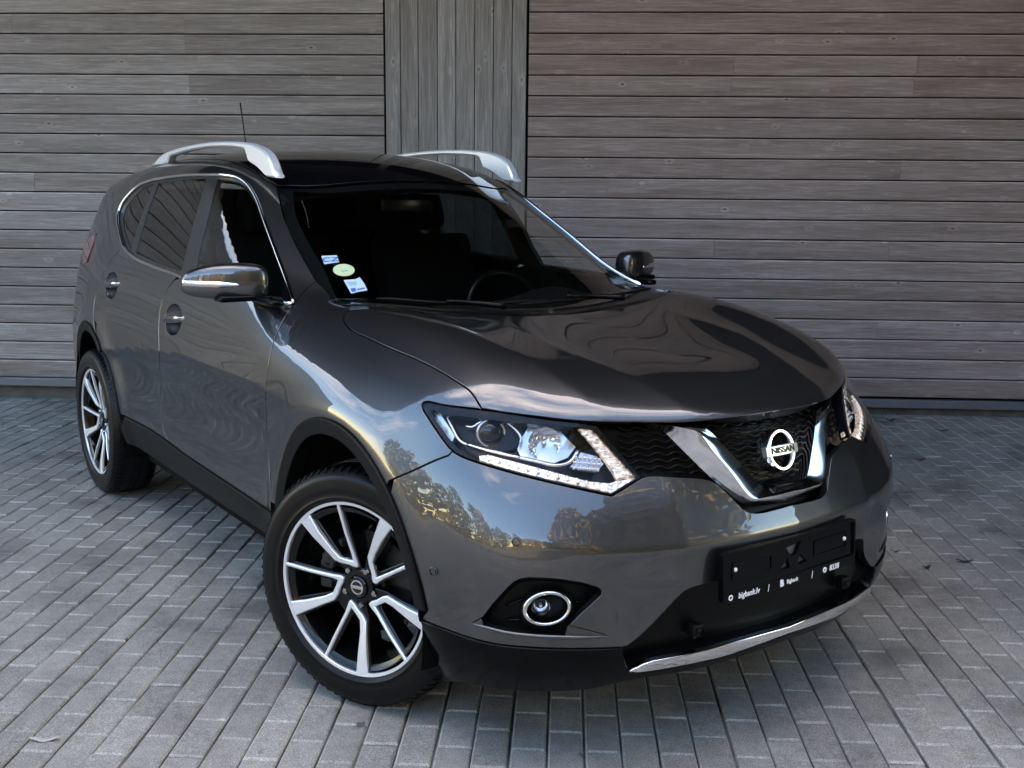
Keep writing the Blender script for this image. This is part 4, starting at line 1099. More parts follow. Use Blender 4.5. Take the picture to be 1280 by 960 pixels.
    sidel = z6([(130, 185), (195, 215), (225, 260), (275, 340), (260, 372), (205, 318), (150, 240)])
    body('side_reflector', resample(sidel, 6), .030, M['lamp_grey'], root, res=.012, gap=0, thick=.01)
    body('lens', L, .001, M['lens'], root, res=.016, gap=.002, thick=.006, bev=.002)
for my in (0, 1): lamp(my)
print('front', time.time()-T0)
# --- windscreen, pillars, roof
wb = [c_wsn[0][:2], (-.40, -.655), (-.29, -.55), (-.205, -.4), (-.155, -.2), (-.138, 0)]
c_wsb = shootp(TOP, catmull(wb, .04))
wt = [c_wsn[-1][:2], (-1.095, -.42), (-1.045, -.2), (-1.03, 0)]
c_wst = shootp(TOP, catmull(wt, .04))
ws_half = np.concatenate([c_wsb[::-1], c_wsn[1:-1], c_wst])
panel('windscreen', [sym(ws_half)], TOP, M['ws_glass'], car, res=.03, off=.003, both=False, thick=.004, backing=False)
# black ceramic border
def shrinkxy(L, f, c): return c+(L-c)*f
frit_c = np.array([(c_wst[-1][0]+c_wsb[-1][0])/2, 0, 1.3])
def toward(P, dx, dy):      # border widths: along the slope, across
    Q = np.array(P); return Q
ib = [(c_wsn[0][0]-.035, c_wsn[0][1]+.052), (-.445, -.60), (-.375, -.54), (-.295, -.4), (-.245, -.2), (-.225, 0)]
it = [(c_wsn[-1][0]+.055, c_wsn[-1][1]+.045), (-1.045, -.40), (-.99, -.2), (-.975, 0)]
iside = catmull([ib[0]]+[(q[0], q[1]+.050) for q in c_wsn[2:-1]]+[it[0]], .05)
inner2 = shootp(TOP, sym(np.c_[np.concatenate([catmull(ib, .05)[::-1], iside[1:-1], catmull(it, .05)]), np.zeros(len(catmull(ib, .05))+len(iside)-2+len(catmull(it, .05)))])[:, :2])
panel('windscreen_border', [sym(ws_half), inner2], TOP, M['void'], car, res=.03, off=.009, both=False, thick=.002, gap=.003, backing=False)
cowl_half = np.concatenate([c_hoodrear[::-1][:], [surf([(437, 385.2)])[0]], c_wsb[:]])
panel('cowl', [sym(cowl_half)], TOP, M['lip'], car, res=.03, off=.010, both=False, thick=.03, gap=-.004)
# wipers
def wiper(P, hub, nm='wiper'):
    Q = shootp(TOP, catmull(P, .04), -.013); b = MB(); b.tube(Q, np.r_[.004, np.full(len(Q)-2, .006), .003], 8); o = b.obj(nm, M['plastic'], car)
    A_ = shootp(TOP, catmull(hub, .04), -.022); b = MB(); b.tube(A_, np.linspace(.011, .006, len(A_)), 8); b.obj('wiper_arm', M['lip'], o)
wiper([(-.205, .52), (-.19, .30), (-.165, .05), (-.16, -.12)], [(-.10, .30), (-.14, .26), (-.175, .18), (-.18, .10)])
wiper([(-.17, .0), (-.19, -.2), (-.235, -.4), (-.32, -.58)], [(-.10, -.22), (-.145, -.26), (-.19, -.33), (-.21, -.38)])

# --- side: doors, pillars and quarter panels
D = catmull([(155, 309), (150.5, 292), (147.8, 272), (152, 257), (162, 243), (175, 231.5), (187, 226.5), (200, 223.5), (230, 219.7), (265, 218.8), (285, 219.6), (297, 222.3), (309, 230.5), (320, 247), (332, 280), (345, 315), (358, 350), (367.5, 379)], 5)
Db = catmull([(367.5, 381), (310, 370.5), (240, 352.5), (222, 344.5), (195, 334.5), (167, 321.5), (155, 309)], 5)
c_D, c_Db = surf(D), surf(Db)
iD = np.argmin(np.linalg.norm(Db-(222, 344.5), axis=1))
mid = cpx([(222, 345), (210, 360), (202, 380), (199, 400), (199, 440), (200.5, 480), (202, 520), (205, 540), (212, 553)])
sillF = cpx([(212, 553), (226.3, 564.2), (275, 597), (308.8, 619.5), (338.3, 640)])
sillR = cpx([(157.8, 520.6), (188.8, 537), (212, 553)])
# round recess behind each handle
def ring3(px, r, n=28):
    X = surf([px])[0]; t = np.linspace(0, 2*np.pi, n, endpoint=False); return shootp(SIDE, np.stack([X[0]+r*1.65*np.cos(t), X[2]+r*.98*np.sin(t)], 1))
hF, hR = (216.5, 399.5), (139, 356.5)
door_f = np.concatenate([dseam[:-1], sillF[::-1][:-1], mid[::-1][:-1], c_Db[:iD][::-1]])
cupF, cupR = ring3(hF, .060), ring3(hR, .060)
fd = panel('front_door', [door_f, cupF], SIDE, M['paint'], car, res=.022)
rseam = cpx([(120.5, 405), (117.2, 400), (116.8, 388), (119, 372), (127, 347), (137, 327), (151, 310)])
ra_ = math.degrees(math.atan2((rseam[0][2]-.36)/EZ, (rseam[0][0]-RX_)/EX)); rs0 = math.degrees(math.atan2((sillR[0][2]-.36)/EZ, (sillR[0][0]-RX_)/EX)); print('rear arch angles', ra_, rs0)
rarc = ell(RX_, rs0, ra_, EX, EZ, 26)
door_r = np.concatenate([mid, sillR[::-1][1:], rarc[1:-1], rseam, [c_Db[-1]], c_Db[iD:-1][::-1]])
rd_ = panel('rear_door', [door_r, cupR], SIDE, M['paint'], car, res=.022)
def handle(px, doors, k):
    X = surf([px])[0]; n = normals(X[None])[0]; t = np.linspace(0, 2*np.pi, 28, endpoint=False)
    for my in (0, 1):
        sg = np.array([1, -1 if my else 1, 1.]); R_ = ring3(px, .060); c_ = R_.mean(0); cup = MB()
        cup.loft([c_+(R_-c_)*f_-n*d_ for f_, d_ in ((.99, .002), (.93, .008), (.78, .016), (.55, .022), (.25, .025), (.02, .026))], cap1=True)
        h = MB(); rr_ = []
        for q in np.linspace(-1, 1, 15):
            w_ = max(.002, .0150*(1-.25*q*q)); dep = .012-.020*abs(q)**3 + (.004 if abs(q) < .8 else 0)
            cc = c_+np.array([q*.118, 0, .014*q])+n*dep
            rr_.append([cc+np.array([0, 0, 1.])*w_*math.sin(a_)+n*.0085*math.cos(a_) for a_ in np.linspace(0, 2*np.pi, 12, endpoint=False)])
        h.loft(rr_, cap0=True, cap1=True)
        if my: cup.mirror(); h.mirror()
        cup.obj('handle_recess', M['paint'], doors[my]); h.obj('door_handle', M['handle'], doors[my])
handle(hF, fd, 0); handle(hR, rd_, 1)
# body shell: pillar, cant rail and rear quarter as one pressing
ditch = shootp(TOP, catmull([c_wsn[-1][:2]+[-.01, .005], (-1.25, -.555), (-1.8, -.565), (-2.4, -.555), (-2.93, -.53)], .06))
tailc = shootp(BACK, catmull([(-.52, 1.50), (-.585, 1.36), (-.66, 1.15), (-.695, .95), (-.70, .75), (-.69, .55), (-.66, .36)], .06))
rarc2 = ell(RX_, ra_, 176, EX, EZ, 30)
quarter = np.concatenate([[c_wsn[1]], c_wsn[2:], ditch[1:], tailc, shootp(SIDE, [(-3.45, .36)]), rarc2[::-1], rseam[1:-1], c_D, pseam[::-1][1:-1]])
panel('body_side', [quarter], TUBE, M['paint'], car, res=.022)
tail_half = np.concatenate([shootp(BACK, [(0, .36), (-.3, .36)]), tailc[::-1], shootp(BACK, [(-.3, 1.52), (0, 1.53)])])
panel('tailgate', [sym(tail_half)], BACK, M['paint'], car, res=.04, both=False)
# roof skin: black glass between the rails, painted spoiler behind
roof_half = np.concatenate([c_wst[::-1], ditch[1:], shootp(TOP, [(-2.95, -.3), (-2.96, 0)])])
panel('glass_roof', [sym(roof_half)], TOP, M['roof_glass'], car, res=.03, both=False, off=-.001)
sp_half = np.concatenate([shootp(TOP, [(-2.96, 0), (-2.95, -.3), (-2.93, -.53)]), shootp(TOP, [(-3.22, -.50), (-3.28, -.3), (-3.30, 0)])])
panel('roof_spoiler', [sym(sp_half)], TOP, M['paint'], car, res=.03, both=False, off=-.006, thick=.03)
# dark pillars behind the glass line, three panes, bright trim round them
ring_all = np.concatenate([c_D[:-1], c_Db[:-1]])
panel('pillar_cover', [ring_all, surf(resample(np.array([(160, 306), (154.5, 289), (152.5, 272), (157, 258), (166, 246), (178, 235), (188, 230.5), (191, 230), (178, 262), (168, 292), (163, 311)]), 4)),
      surf(resample(np.array([(169, 315.5), (174, 296), (183, 266), (196.5, 229.5), (230, 224.5), (256, 223.2), (246, 260), (236, 295), (225, 338.5), (195, 328.5)]), 4)),
      surf(resample(np.array([(243, 347), (247, 318), (258, 275), (270.5, 224.2), (285, 225), (296, 227.5), (306, 235), (316, 252), (327.5, 282), (340, 316), (351, 349), (353, 372), (310, 364.5)]), 4))], SIDE, M['pillar'], car, res=.03, off=.004, thick=.02, gap=.001, backing=False)
for nm, L, mt in (('quarter_glass', [(160, 306), (154.5, 289), (152.5, 272), (157, 258), (166, 246), (178, 235), (188, 230.5), (191, 230), (178, 262), (168, 292), (163, 311)], 'dark_glass'),
                  ('rear_door_glass', [(169, 315.5), (174, 296), (183, 266), (196.5, 229.5), (230, 224.5), (256, 223.2), (246, 260), (236, 295), (225, 338.5), (195, 328.5)], 'dark_glass'),
                  ('front_door_glass', [(243, 347), (247, 318), (258, 275), (270.5, 224.2), (285, 225), (296, 227.5), (306, 235), (316, 252), (327.5, 282), (340, 316), (351, 349), (353, 372), (310, 364.5)], 'tint_glass')):
    panel(nm, [surf(resample(np.array(L), 4))], SIDE, M[mt], car, res=.03, off=.007, thick=.003, gap=-.003, backing=False)
dn = normals(ring_all); TR = ring_all+dn*.002
for my in (0, 1):
    b = MB(); P = np.concatenate([TR, TR[:1]]); ii = np.linspace(0, len(P)-1, len(P)).astype(int); b.tube(P[ii], .0075, 8, cap=False)
    if my: b.mirror()
    b.obj('window_trim', M['chrome'], car)

# --- dark cladding
sb_ = [(-2.24, .348), (-1.6, .345), (-1.0, .342), (-.43, .34)]
sill_top = np.concatenate([sillR[:-1], sillF])
sill = np.concatenate([sill_top, shootp(SIDE, [(-.452, .40), (-.436, .34), (-1.0, .342), (-1.6, .345), (-2.235, .348), (-2.232, .42)])])
panel('sill_cladding', [sill], SIDE, M['plastic'], car, res=.03, off=-.010, thick=.10, gap=0, bev=.006)
def archring(cx, a0, a1_):
    o_ = ell(cx, a0, a1_, EX, EZ, 60); i_ = ell(cx, a1_, a0, EX*.895, EZ*.905, 60)
    panel('wheel_arch_trim', [np.concatenate([o_, i_])], SIDE, M['plastic'], car, res=.018, off=-.009, thick=.05, gap=-.001, bev=.005)
archring(FX, 9.2, 182); archring(RX_, -3, 183)
def liner(cx):
    for my in (0, 1):
        b = MB(); t = np.radians(np.linspace(-12, 192, 40))
        rg = lambda y_, k_: [(cx+EX*k_*math.cos(a_), y_, .36+EZ*k_*math.sin(a_)) for a_ in t]
        b.loft([rg(-.875, .93), rg(-.80, .93), rg(-.50, .93), rg(-.48, .9), rg(-.48, .3)], closed=False)
        if my: b.mirror()
        b.obj('wheel_arch_liner', M['void'], car)
liner(FX); liner(RX_)
b = MB(); b.box((-1.36, 0, .30), (1.75, 1.55, .10), bev=.01); b.box((.1, 0, .34), (1.35, .9, .16), bev=.01); b.box((-2.9, 0, .36), (1.3, .9, .16), bev=.01)
b.obj('underbody', M['void'], car)
# inner shell behind all the shut lines
V = []; Fc = []
for v_, f_ in BACKS:
    k = len(V); V += list(v_); Fc += [tuple(i+k for i in f) for f in f_]
mesh('inner_shell', V, Fc, M['void'], car)

# --- tail lamp, fuel flap line, rails, aerial
tl = pz((80, 220), 4.8, [(196, 345), (165, 372), (140, 400), (122, 440), (118, 480), (122, 530), (140, 520), (158, 470), (178, 410)])
panel('tail_lamp', [surf(tl)], Tube(.8), M['red_lens'], car, res=.02, off=-.006, thick=.02, gap=0, backing=False)
def rail(my):
    top = catmull([(-2.60, 1.63), (-2.52, 1.655), (-2.434, 1.678), (-2.27, 1.695), (-2.093, 1.706), (-1.807, 1.714), (-1.6, 1.712), (-1.468, 1.706), (-1.36, 1.697), (-1.285, 1.685), (-1.22, 1.668), (-1.185, 1.652), (-1.15, 1.62), (-1.112, 1.562)], .03)
    low_ = catmull([(-1.20, 1.568), (-1.29, 1.607), (-1.365, 1.63), (-1.377, 1.65), (-1.392, 1.672), (-1.45, 1.682), (-1.72, 1.694), (-1.997, 1.689), (-2.24, 1.674), (-2.33, 1.664), (-2.36, 1.640), (-2.42, 1.63)], .03)
    L = np.concatenate([top, low_]); lo = L.min(0); V2, Fc, mp_, nb = cdt([L], np.zeros((0, 2)))
    def yc(x): return -.552-.012*math.cos((x+1.85)/.75*1.2)
    n = len(L); idx = [mp_[i] for i in range(n)]
    P = V2.copy(); tn = np.roll(V2[idx], -1, 0)-np.roll(V2[idx], 1, 0); nn = np.stack([tn[:, 1], -tn[:, 0]], 1); nn /= np.linalg.norm(nn, axis=1, keepdims=True)
    if inpoly(V2[idx]+nn*.002, [V2[idx]]).mean() > .5: nn = -nn
    ins = V2.copy(); ins[idx] = V2[idx]-nn*.006
    b = MB(); w_ = .021
    Vv = [(p[0], yc(p[0])-w_, p[1]) for p in ins]+[(p[0], yc(p[0])+w_, p[1]) for p in ins]; k = len(ins)
    Fs = list(Fc)+[tuple(i+k for i in f[::-1]) for f in Fc]
    base = len(Vv); Vv += [(V2[i][0], yc(V2[i][0])-w_+.007, V2[i][1]) for i in idx]+[(V2[i][0], yc(V2[i][0])+w_-.007, V2[i][1]) for i in idx]
    for i in range(n):
        j = (i+1) % n
        Fs += [(idx[i], idx[j], base+j, base+i), (base+i, base+j, base+n+j, base+n+i), (base+n+i, base+n+j, idx[j]+k, idx[i]+k)]
    b.add(Vv, Fs)
    if my: b.mirror()
    r_ = b.obj('roof_rail', M['satin'], car, auto=35)
for my in (0, 1): rail(my)
b = MB(); q = np.linspace(0, 1, 8)[:, None]; A0 = np.array([-2.80, 0, 1.66]); A1 = np.array([-2.885, 0, 1.975]); b.tube(A0+(A1-A0)*q, np.r_[.006, np.full(5, .0035), .004, .004], 8); b.obj('aerial', M['lip'], car)

# --- mirrors
def mirror(my):
    # sections across the car, from the inner to the outer end; the face towards the front is the rounded shell
    def sec(y_, xc, zc_, rx, rz, n=28):
        P = []
        for a_ in np.linspace(0, 2*np.pi, n, endpoint=False):
            ca, sa = math.cos(a_), math.sin(a_); e_ = .62
            P.append((xc+rx*np.sign(ca)*abs(ca)**e_, y_, zc_+rz*np.sign(sa)*abs(sa)**e_))
        return P
    S_ = [(-.800, -.690, 1.213, .020, .030), (-.806, -.690, 1.215, .045, .050), (-.824, -.692, 1.218, .060, .064), (-.86, -.700, 1.220, .068, .068), (-.91, -.715, 1.222, .069, .068), (-.97, -.738, 1.222, .064, .063), (-1.015, -.757, 1.219, .055, .053), (-1.045, -.772, 1.215, .040, .040), (-1.060, -.780, 1.212, .018, .020)]
    ys = np.array([q[0] for q in S_]); tt = np.linspace(0, 1, len(S_)); T2 = np.linspace(0, 1, 33)
    SS = nspline(tt, np.array(S_), T2)
    b = MB(); b.loft([sec(q[0], q[1]-.004, q[2]-.008, max(q[3]*.80, .006), max(q[4]*.92, .008)) for q in SS], cap0=True, cap1=True)
    if my: b.mirror()
    root = b.obj('door_mirror', M['paint'], car)
    # black lower foot and arm to the door corner
    b = MB(); b.box((-.690, -.880, 1.160), (.070, .19, .022), bev=.010); b.box((-.61, -.832, 1.152), (.18, .045, .022), bev=.010)
    if my: b.mirror()
    b.obj('mirror_foot', M['lip'], root)
    tri3 = surf([(353.5, 372), (351.5, 349), (361, 376)], -.004)
    b = MB(); X = surf([(352.5, 349), (353.5, 374), (365.5, 378)], -.003); n = normals(X); b.add(list(X+n*.004)+list(X-n*.015), [(0, 1, 2), (5, 4, 3), (0, 3, 4, 1), (1, 4, 5, 2), (2, 5, 3, 0)])
    if my: b.mirror()
    b.obj('mirror_sail', M['lip'], root, smooth=False)
    # indicator strip wrapped on the front face
    b = MB(); rr_ = []
    for f_ in np.linspace(0, 1, 16):
        y_ = -.905-.156*f_; xc = np.interp(-y_, -ys, [q[1] for q in S_]); rx = np.interp(-y_, -ys, [q[3] for q in S_]); zc_ = 1.205+.006*f_; hh_ = .0045+.0065*min(1, f_*3)
        xf_ = xc-.004+rx*.80*.985+.003
        rr_.append([(xf_-.008, y_, zc_-hh_), (xf_, y_, zc_-hh_*.8), (xf_+.001, y_, zc_), (xf_, y_, zc_+hh_*.8), (xf_-.008, y_, zc_+hh_)])
    b.loft(rr_, cap0=True, cap1=True)
    if my: b.mirror()
    b.obj('mirror_indicator', M['lamp_bowl'], root)
    b = MB(); b.loft([[(-.752-.03*(y_+.95), y_, 1.212+.034*sg) for y_ in np.linspace(-1.00, -.85, 8)] for sg in (-1, 1)], closed=False)
    if my: b.mirror()
    b.obj('mirror_glass', M['chrome_dark'], root)
for my in (0, 1): mirror(my)

# --- wheels
def wheel(cx, my, steer):
    R_, w_ = .363, .225; root_mb = MB()
    def rev(mb_, prof, n=72, a0=0, a1_=360):
        t = np.radians(np.linspace(a0, a1_, n, endpoint=False))
        mb_.loft([[(r_*math.cos(a_), y_, r_*math.sin(a_)) for a_ in t] for r_, y_ in prof])
    yo = -w_/2
    # barrel (root), tyre, disc, spokes; outboard face towards -y
    rev(root_mb, [(.256, .10), (.235, .09), (.222, .0), (.222, -.05), (.232, -.085), (.246, -.092), (.249, -.096)])
    tyre = MB(); rev(tyre, [(.255, .10), (.262, .106), (.30, .1125), (.335, .109), (.352, .098), (.3605, .080), (.363, .05), (.3632, 0), (.363, -.05), (.3605, -.080), (.353, -.097), (.345, -.1045), (.343, -.1075), (.330, -.1095), (.312, -.1125), (.296, -.1125), (.283, -.1095), (.2815, -.1110), (.2775, -.1110), (.276, -.1085), (.268, -.105), (.2655, -.098), (.262, -.090)], 110)
    # tread: sipe blocks on the shoulders and grooves round the middle
    tr = MB()
    for k in range(78):
        a_ = 2*math.pi*k/78
        for s_ in (-1, 1):
            P = []
            for yy, rr_, da in ((.058, .3636, 0), (.083, .3612, .014), (.099, .3515, .022)):
                P.append((rr_, s_*yy, a_+da*s_))
            for (r0, y0, t0), (r1, y1, t1) in zip(P[:-1], P[1:]):
                wd = .0270
                q = [(r_*math.cos(t+o_*wd), y_, r_*math.sin(t+o_*wd)) for (r_, y_, t) in ((r0+.0035, y0, t0), (r1+.0035, y1, t1)) for o_ in (0, 1)]
                q2 = [(r_*math.cos(t+o_*wd), y_, r_*math.sin(t+o_*wd)) for (r_, y_, t) in ((r0-.004, y0, t0), (r1-.004, y1, t1)) for o_ in (0, 1)]
                b_ = len(tr.V); tr.V += q+q2; tr.F += [tuple(b_+i for i in f) for f in ((0, 1, 3, 2), (0, 4, 5, 1), (1, 5, 7, 3), (3, 7, 6, 2), (2, 6, 4, 0))]
    rev(tr, [(.3665, .050), (.3670, .018), (.3625, .016)], 90); rev(tr, [(.3625, .012), (.3670, .010), (.3670, -.010), (.3625, -.012)], 90); rev(tr, [(.3625, -.016), (.3670, -.018), (.3665, -.050)], 90)
    for k in range(200):      # fine ribs on the sidewall
        a_ = 2*math.pi*k/200
        if (k % 50) < 9: continue
        b_ = len(tr.V); da = .006
        for r_, y_ in ((.300, -.1122), (.324, -.1104)):
            for o_, dy in ((-da, .002), (-da*.4, -.0009), (da*.4, -.0009), (da, .002)): tr.V.append((r_*math.cos(a_+o_), y_+dy, r_*math.sin(a_+o_)))
        tr.F += [tuple(b_+i for i in f) for f in ((0, 1, 5, 4), (1, 2, 6, 5), (2, 3, 7, 6))]
    ring = MB(); rev(ring, [(.2560, -.088), (.2560, -.0985), (.2570, -.100), (.2650, -.1012), (.2665, -.099), (.2665, -.090)], 96)
    # spokes: five pairs, a broad hooked one and a thin straight one meeting near the hub
    face = MB(); body = MB()
    def slab(mb_, pts, y_f, y_b, bev=.003):
        pts = np.array(pts); n = len(pts); tn = np.roll(pts, -1, 0)-np.roll(pts, 1, 0); nn = np.stack([tn[:, 1], -tn[:, 0]], 1); nn /= np.linalg.norm(nn, axis=1, keepdims=True)
        if inpoly(pts+nn*.001, [pts]).mean() > .5: nn = -nn
        V2, Fc, mp_, nb = cdt([pts], np.zeros((0, 2))); idx = [mp_[i] for i in range(n)]; ins = V2.copy(); ins[idx] = pts-nn*bev
        yf = lambda p: y_f(np.hypot(*p)); b_ = len(mb_.V)
        mb_.V += [(p[0], yf(p), p[1]) for p in ins]; mb_.F += [tuple(i+b_ for i in f) for f in Fc]
        c_ = len(mb_.V); mb_.V += [(p[0], yf(p)+bev*.8, p[1]) for p in pts]+[(p[0], y_b, p[1]) for p in pts]
        for i in range(n):
            j = (i+1) % n; mb_.F += [(b_+idx[i], b_+idx[j], c_+j, c_+i), (c_+i, c_+j, c_+n+j, c_+n+i)]
    pol = lambda r_, a_: (r_*math.cos(math.radians(a_)), r_*math.sin(math.radians(a_)))
    yface = lambda r_: -.068-.030*sstep(.05, .25, r_)
    base_a = 25.5 if not my else 10
    for k in range(5):
        A = base_a+72*k
        thick = [pol(.058, A-2), pol(.066, A-7), pol(.074, A-4), pol(.078, A+6), pol(.088, A+21), pol(.103, A+31.5), pol(.135, A+33.2), pol(.20, A+31.8), pol(.256, A+30.4), pol(.257, A+34.5), pol(.256, A+40.5), pol(.20, A+41), pol(.15, A+42), pol(.108, A+44), pol(.088, A+38), pol(.070, A+22), pol(.060, A+10)]
        thin = [pol(.060, A-6), pol(.064, A+8), pol(.10, A+5.6), pol(.17, A+5.0), pol(.256, A+4.9), pol(.256, A+2.4), pol(.17, A+1.6), pol(.10, A-1.0), pol(.072, A-6)]
        slab(face, thick, lambda r_: yface(r_)-.0012, -.058); slab(face, thin, lambda r_: yface(r_)-.0008, -.058)
        # black flanks behind the machined faces
        bt = [pol(.052, A-16), pol(.11, A-3), pol(.256, A+.8), pol(.256, A+6.5), pol(.10, A+12), pol(.085, A+22), pol(.105, A+30), pol(.256, A+28.5), pol(.256, A+42.5), pol(.15, A+44.5), pol(.10, A+48), pol(.052, A+50)]
        slab(body, bt, lambda r_: yface(r_)+.008, -.020, bev=.002)
    hub = MB(); rev(hub, [(.052, -.02), (.056, -.058), (.050, -.066), (.036, -.068), (.033, -.064), (.0, -.064)], 40)
    cap = MB(); rev(cap, [(.032, -.060), (.0318, -.0715), (.029, -.074), (.0, -.0755)], 36)
    cring = MB(); rev(cring, [(.0225, -.0745), (.0225, -.0768), (.0180, -.0772), (.0180, -.0752)], 32); cring.box((0, -.0762, 0), (.046, .0022, .010), bev=.0008)
    nuts = MB()
    for k in range(5):
        x_, z_ = pol(.0575, base_a+36+72*k); t = np.linspace(0, 2*np.pi, 6, endpoint=False)
        nuts.loft([[(x_+r_*math.cos(a_), y_, z_+r_*math.sin(a_)) for a_ in t] for r_, y_ in ((.0105, -.045), (.0105, -.068), (.008, -.072), (.002, -.073))], cap1=True)
    disc_ = MB(); rev(disc_, [(.07, -.01), (.155, -.01), (.155, .014), (.07, .014)], 60); rev(disc_, [(.0, -.036), (.072, -.036), (.075, -.01)], 40)
    cal = MB()
    ca = 160 if cx > -1 else 20
    for a_ in np.linspace(-26, 26, 7): x_, z_ = pol(.142, ca+a_); cal.box((x_, -.012, z_), (.045, .075, .045), bev=.008)
    val = MB(); x_, z_ = pol(.222, base_a+48); x2, z2 = pol(.196, base_a+48); val.tube([(x_, -.07, z_), (x2, -.088, z2)], .004, 8)
    d_ = steer; Rm = np.array([[math.cos(d_), -math.sin(d_), 0], [math.sin(d_), math.cos(d_), 0], [0, 0, 1]])
    c_ = np.array([cx, -.7875, .3655]); sg = np.array([1, -1 if my else 1, 1.])
    def place(mb_):
        if my:     # far side: mirror the profile, keep the steering sense
            mb_.V = [tuple(np.array([[math.cos(d_), -math.sin(d_), 0], [math.sin(d_), math.cos(d_), 0], [0, 0, 1]])@(np.array(v_)*[1, -1, 1])+c_*[1, -1, 1]) for v_ in mb_.V]; mb_.F = [f[::-1] for f in mb_.F]
        else: mb_.V = [tuple(Rm@np.array(v_)+c_) for v_ in mb_.V]
        return mb_
    root = place(root_mb).obj('wheel', M['rim_black'], car, auto=40)
    for nm, mb_, mt, au in (('tyre', tyre, M['rubber'], None), ('tread', tr, M['rubber'], 30), ('rim_edge', ring, M['alu'], 35), ('spoke_face', face, M['alu'], 25), ('spoke', body, M['rim_black'], 30), ('hub', hub, M['rim_black'], 35), ('centre_cap', cap, M['black_gloss'], 35), ('cap_emblem', cring, M['chrome'], 35), ('wheel_nuts', nuts, M['chrome_dark'], 30), ('brake_disc', disc_, M['steel'], 35), ('brake_caliper', cal, M['caliper'], 35), ('valve', val, M['lip'], None)):
        place(mb_).obj(nm, mt, root, auto=au)
ST = math.radians(24)
wheel(.02, 0, ST); wheel(.02, 1, ST); wheel(-2.705, 0, 0); wheel(-2.705, 1, 0)

# --- cabin
dash = MB(); rr_ = []
for y_ in np.linspace(-.66, .66, 15):
    hump = .05*math.exp(-((y_-.37)/.17)**2)
    k = 1-.10*abs(y_)**3
    rr_.append([(-.22-.42*y_*y_, y_, 1.085), (-.42-.2*y_*y_, y_, 1.105+hump*.4), (-.62-.06*y_*y_, y_, 1.10+hump), (-.74, y_, 1.06+hump*.8), (-.80, y_, .98), (-.78, y_, .72), (-.70, y_, .55)])
dash.loft(rr_, closed=False); dash.obj('dashboard', M['fabric'], car)
sw = MB(); c_ = np.array([-.93, .37, 1.005]); t = np.linspace(0, 2*np.pi, 40)
ax = np.array([0, 1, 0]); ay = np.array([-.36, 0, .93]); sw.tube([c_+.185*(math.cos(a_)*ax+math.sin(a_)*ay) for a_ in t], .016, 8, cap=False)
sw.box(c_+[.02, 0, -.01], (.06, .14, .12), bev=.02); sw.box(c_+[.015, 0, 0], (.02, .34, .03), bev=.008); sw.obj('steering_wheel', M['lip'], car)
def seat(x_, y_, w_):
    b = MB(); b.box((x_, y_, .68), (.50, w_, .18), bev=.06)
    t_ = math.radians(18); R_ = np.array([[math.cos(t_), 0, -math.sin(t_)], [0, 1, 0], [math.sin(t_), 0, math.cos(t_)]])
    b.box((x_-.30, y_, 1.02), (.15, w_, .62), R_, bev=.055); o = b.obj('seat', M['fabric'], car)
    for q in ((0,) if w_ < .8 else (-.38, 0, .38)):
        h = MB(); h.box((x_-.42, y_+q, 1.42), (.10, .27, .17), R_, bev=.045); h.obj('headrest', M['fabric'], o)
seat(-1.25, -.37, .50); seat(-1.25, .37, .50); seat(-2.15, 0, 1.25)
hl_ = sym(np.concatenate([shootp(TOP, [(-1.06, 0), (-1.10, -.3), (-1.16, -.54)]), shootp(TOP, [(-1.8, -.56), (-2.5, -.55), (-2.9, -.5), (-2.95, 0)])]))
panel('headliner', [hl_], TOP, M['trim_grey'], car, res=.06, off=.05, both=False, thick=.01, backing=False)
b = MB(); b.box((-1.12, 0, 1.46), (.03, .24, .065), bev=.012); b.tube([(-1.10, 0, 1.49), (-1.07, 0, 1.54)], .012, 8); b.obj('rear_view_mirror', M['lip'], car)
b = MB(); b.box((-1.85, 0, .50), (2.9, 1.45, .04)); b.box((-2.75, 0, .80), (.06, 1.4, .6)); b.obj('cabin_floor', M['void'], car)
# door inner skins up to the belt
for sg in (-1, 1):
    b = MB(); b.loft([[(x_, sg*.79, .55), (x_, sg*.80, .95), (x_, sg*.775, 1.13)] for x_ in np.linspace(-2.4, -.45, 8)], closed=False); b.obj('door_card', M['fabric'], car)

# --- stickers on the screen
def sticker(px, mt, nm, lab):
    o = panel(nm, [surf(resample(np.array(px, float), 2.0), -.001)], TOP, M[mt], car, res=.01, off=-.0012, thick=.0006, gap=0, bev=.0002, both=False, backing=False)[0]; o['label'] = lab; return o
s390 = lambda P: pz((390, 310), 14.2222, P)
st1 = sticker(s390([(165, 140), (440, 128), (485, 250), (215, 288)]), 'sticker_blue', 'sticker', 'small pale blue rectangular sticker at the top')
t_ = np.linspace(0, 2*np.pi, 36, endpoint=False); R_ = math.radians(-2)
st2 = sticker(s390(np.stack([565+192*np.cos(t_), 391+108*np.sin(t_)+4*np.cos(t_)], 1)), 'sticker_green', 'sticker', 'round pale green sticker in the middle')
st3 = sticker(s390([(562, 570), (770, 555), (848, 520), (935, 640), (985, 752), (840, 775), (695, 810)]), 'sticker_blue', 'sticker', 'larger pale blue square sticker at the bottom')
def stick_txt(txt, px, size, mt, parent, hd, **k):
    X = surf([px], -.0035)[0]; X1 = surf([(px[0]+4*math.cos(hd), px[1]+4*math.sin(hd))], -.0035)[0]; n = normals(X[None])[0]; ex = X1-X; ex /= np.linalg.norm(ex); ey = np.cross(n, ex)
    lettering(txt, size, X, ex, ey, n, M[mt], parent, depth=.0003, **k)
stick_txt('CZ', s390([(325, 205)])[0], .034, 'ink_blue', st1, -.06, sx=1.3)
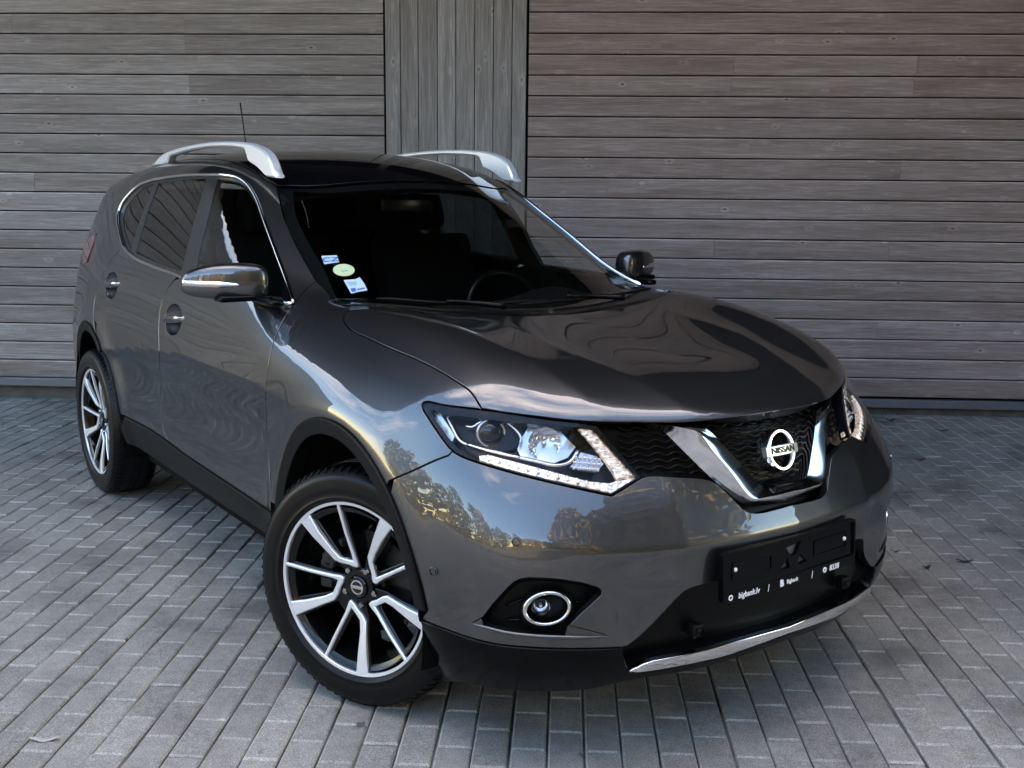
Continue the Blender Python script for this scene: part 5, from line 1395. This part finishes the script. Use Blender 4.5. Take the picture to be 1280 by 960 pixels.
q4 = lambda P, mt, par, nm='print': panel(nm, [surf(resample(s390(P), 2), -.0025)], TOP, M[mt], par, res=.01, off=-.0028, thick=.0004, gap=0, bev=.0001, both=False, backing=False)
q4([(684, 720), (768, 708), (788, 765), (710, 782)], 'ink_blue', st3)
for k, (y0, w_) in enumerate(((600, 170), (625, 150), (650, 120))): q4([(620+k*26, y0+8), (620+k*26+w_, y0-6), (624+k*26+w_, y0+4), (624+k*26, y0+18)], 'ink_teal', st3)
q4([(800, 728), (935, 700), (940, 720), (806, 748)], 'ink_blue', st3)
q4([(520, 402), (630, 396), (632, 408), (524, 414)], 'ink_teal', st2)
print('car', time.time()-T0)
# ---------------------------------------------------------------- leaves and scraps on the paving
leaf_pale = mat('pale_dry_leaf', (.42, .40, .36), .7); leaf_dark = mat('dark_wet_leaf', (.025, .022, .018), .6)
def leaf(px, L, Wd, heading, mt, label, cat='leaf', curl=.005, name='fallen_leaf'):
    X = gpt(*px); V = []; Fc = []; n = 9
    for i in range(n):
        f = i/(n-1); w_ = Wd*math.sin(math.pi*min(1, .06+f*.94))**.8*(1-.25*f)+.0008; x_ = (f-.5)*L; z_ = .004+curl*(2*abs(f-.5))**2+.003*math.sin(f*9)
        V += [(x_, -w_+.25*w_*math.sin(f*14), z_+curl*.35), (x_, .1*w_*math.sin(f*5), z_), (x_, w_+.2*w_*math.cos(f*11), z_+curl*.3)]
    for i in range(n-1):
        for k in (0, 1): Fc.append((i*3+k, i*3+k+1, (i+1)*3+k+1, (i+1)*3+k))
    o = mesh(name, V, Fc, mt); o.location = X; o.rotation_euler = (0, 0, heading); sol = o.modifiers.new('thickness', 'SOLIDIFY'); sol.thickness = .0008
    tag(o, label, cat, 'leaves on the paving')
hd = math.atan2(WR[1], WR[0])
leaf((57, 926.5), .085, .011, hd+.15, leaf_pale, 'crumpled pale dry leaf on the pavers in the bottom left corner')
leaf((1185, 666), .055, .006, hd-.35, leaf_pale, 'thin pale dry leaf on the pavers right of the bumper')
leaf((1206, 703), .07, .012, hd-.1, leaf_dark, 'dark curled leaf on the pavers just below the thin pale one')
leaf((1158, 711), .045, .012, hd+.5, leaf_dark, 'small dark leaf on the pavers beside the bumper lip', curl=.007)
leaf((1119, 691), .04, .008, hd, leaf_dark, 'tiny dark leaf nearest the right end of the bumper')
leaf((1178, 539), .11, .018, hd+.1, leaf_dark, 'dark spread leaf near the wall flashing at the right', curl=.008)
leaf((1113, 526.5), .08, .018, hd+.3, leaf_dark, 'dark leaf against the foot of the wall behind the headlight', curl=.012)
leaf((1150, 576), .06, .014, hd+.2, leaf_dark, 'dark leaf halfway between headlight and wall foot', curl=.007)
print('done', time.time()-T0)
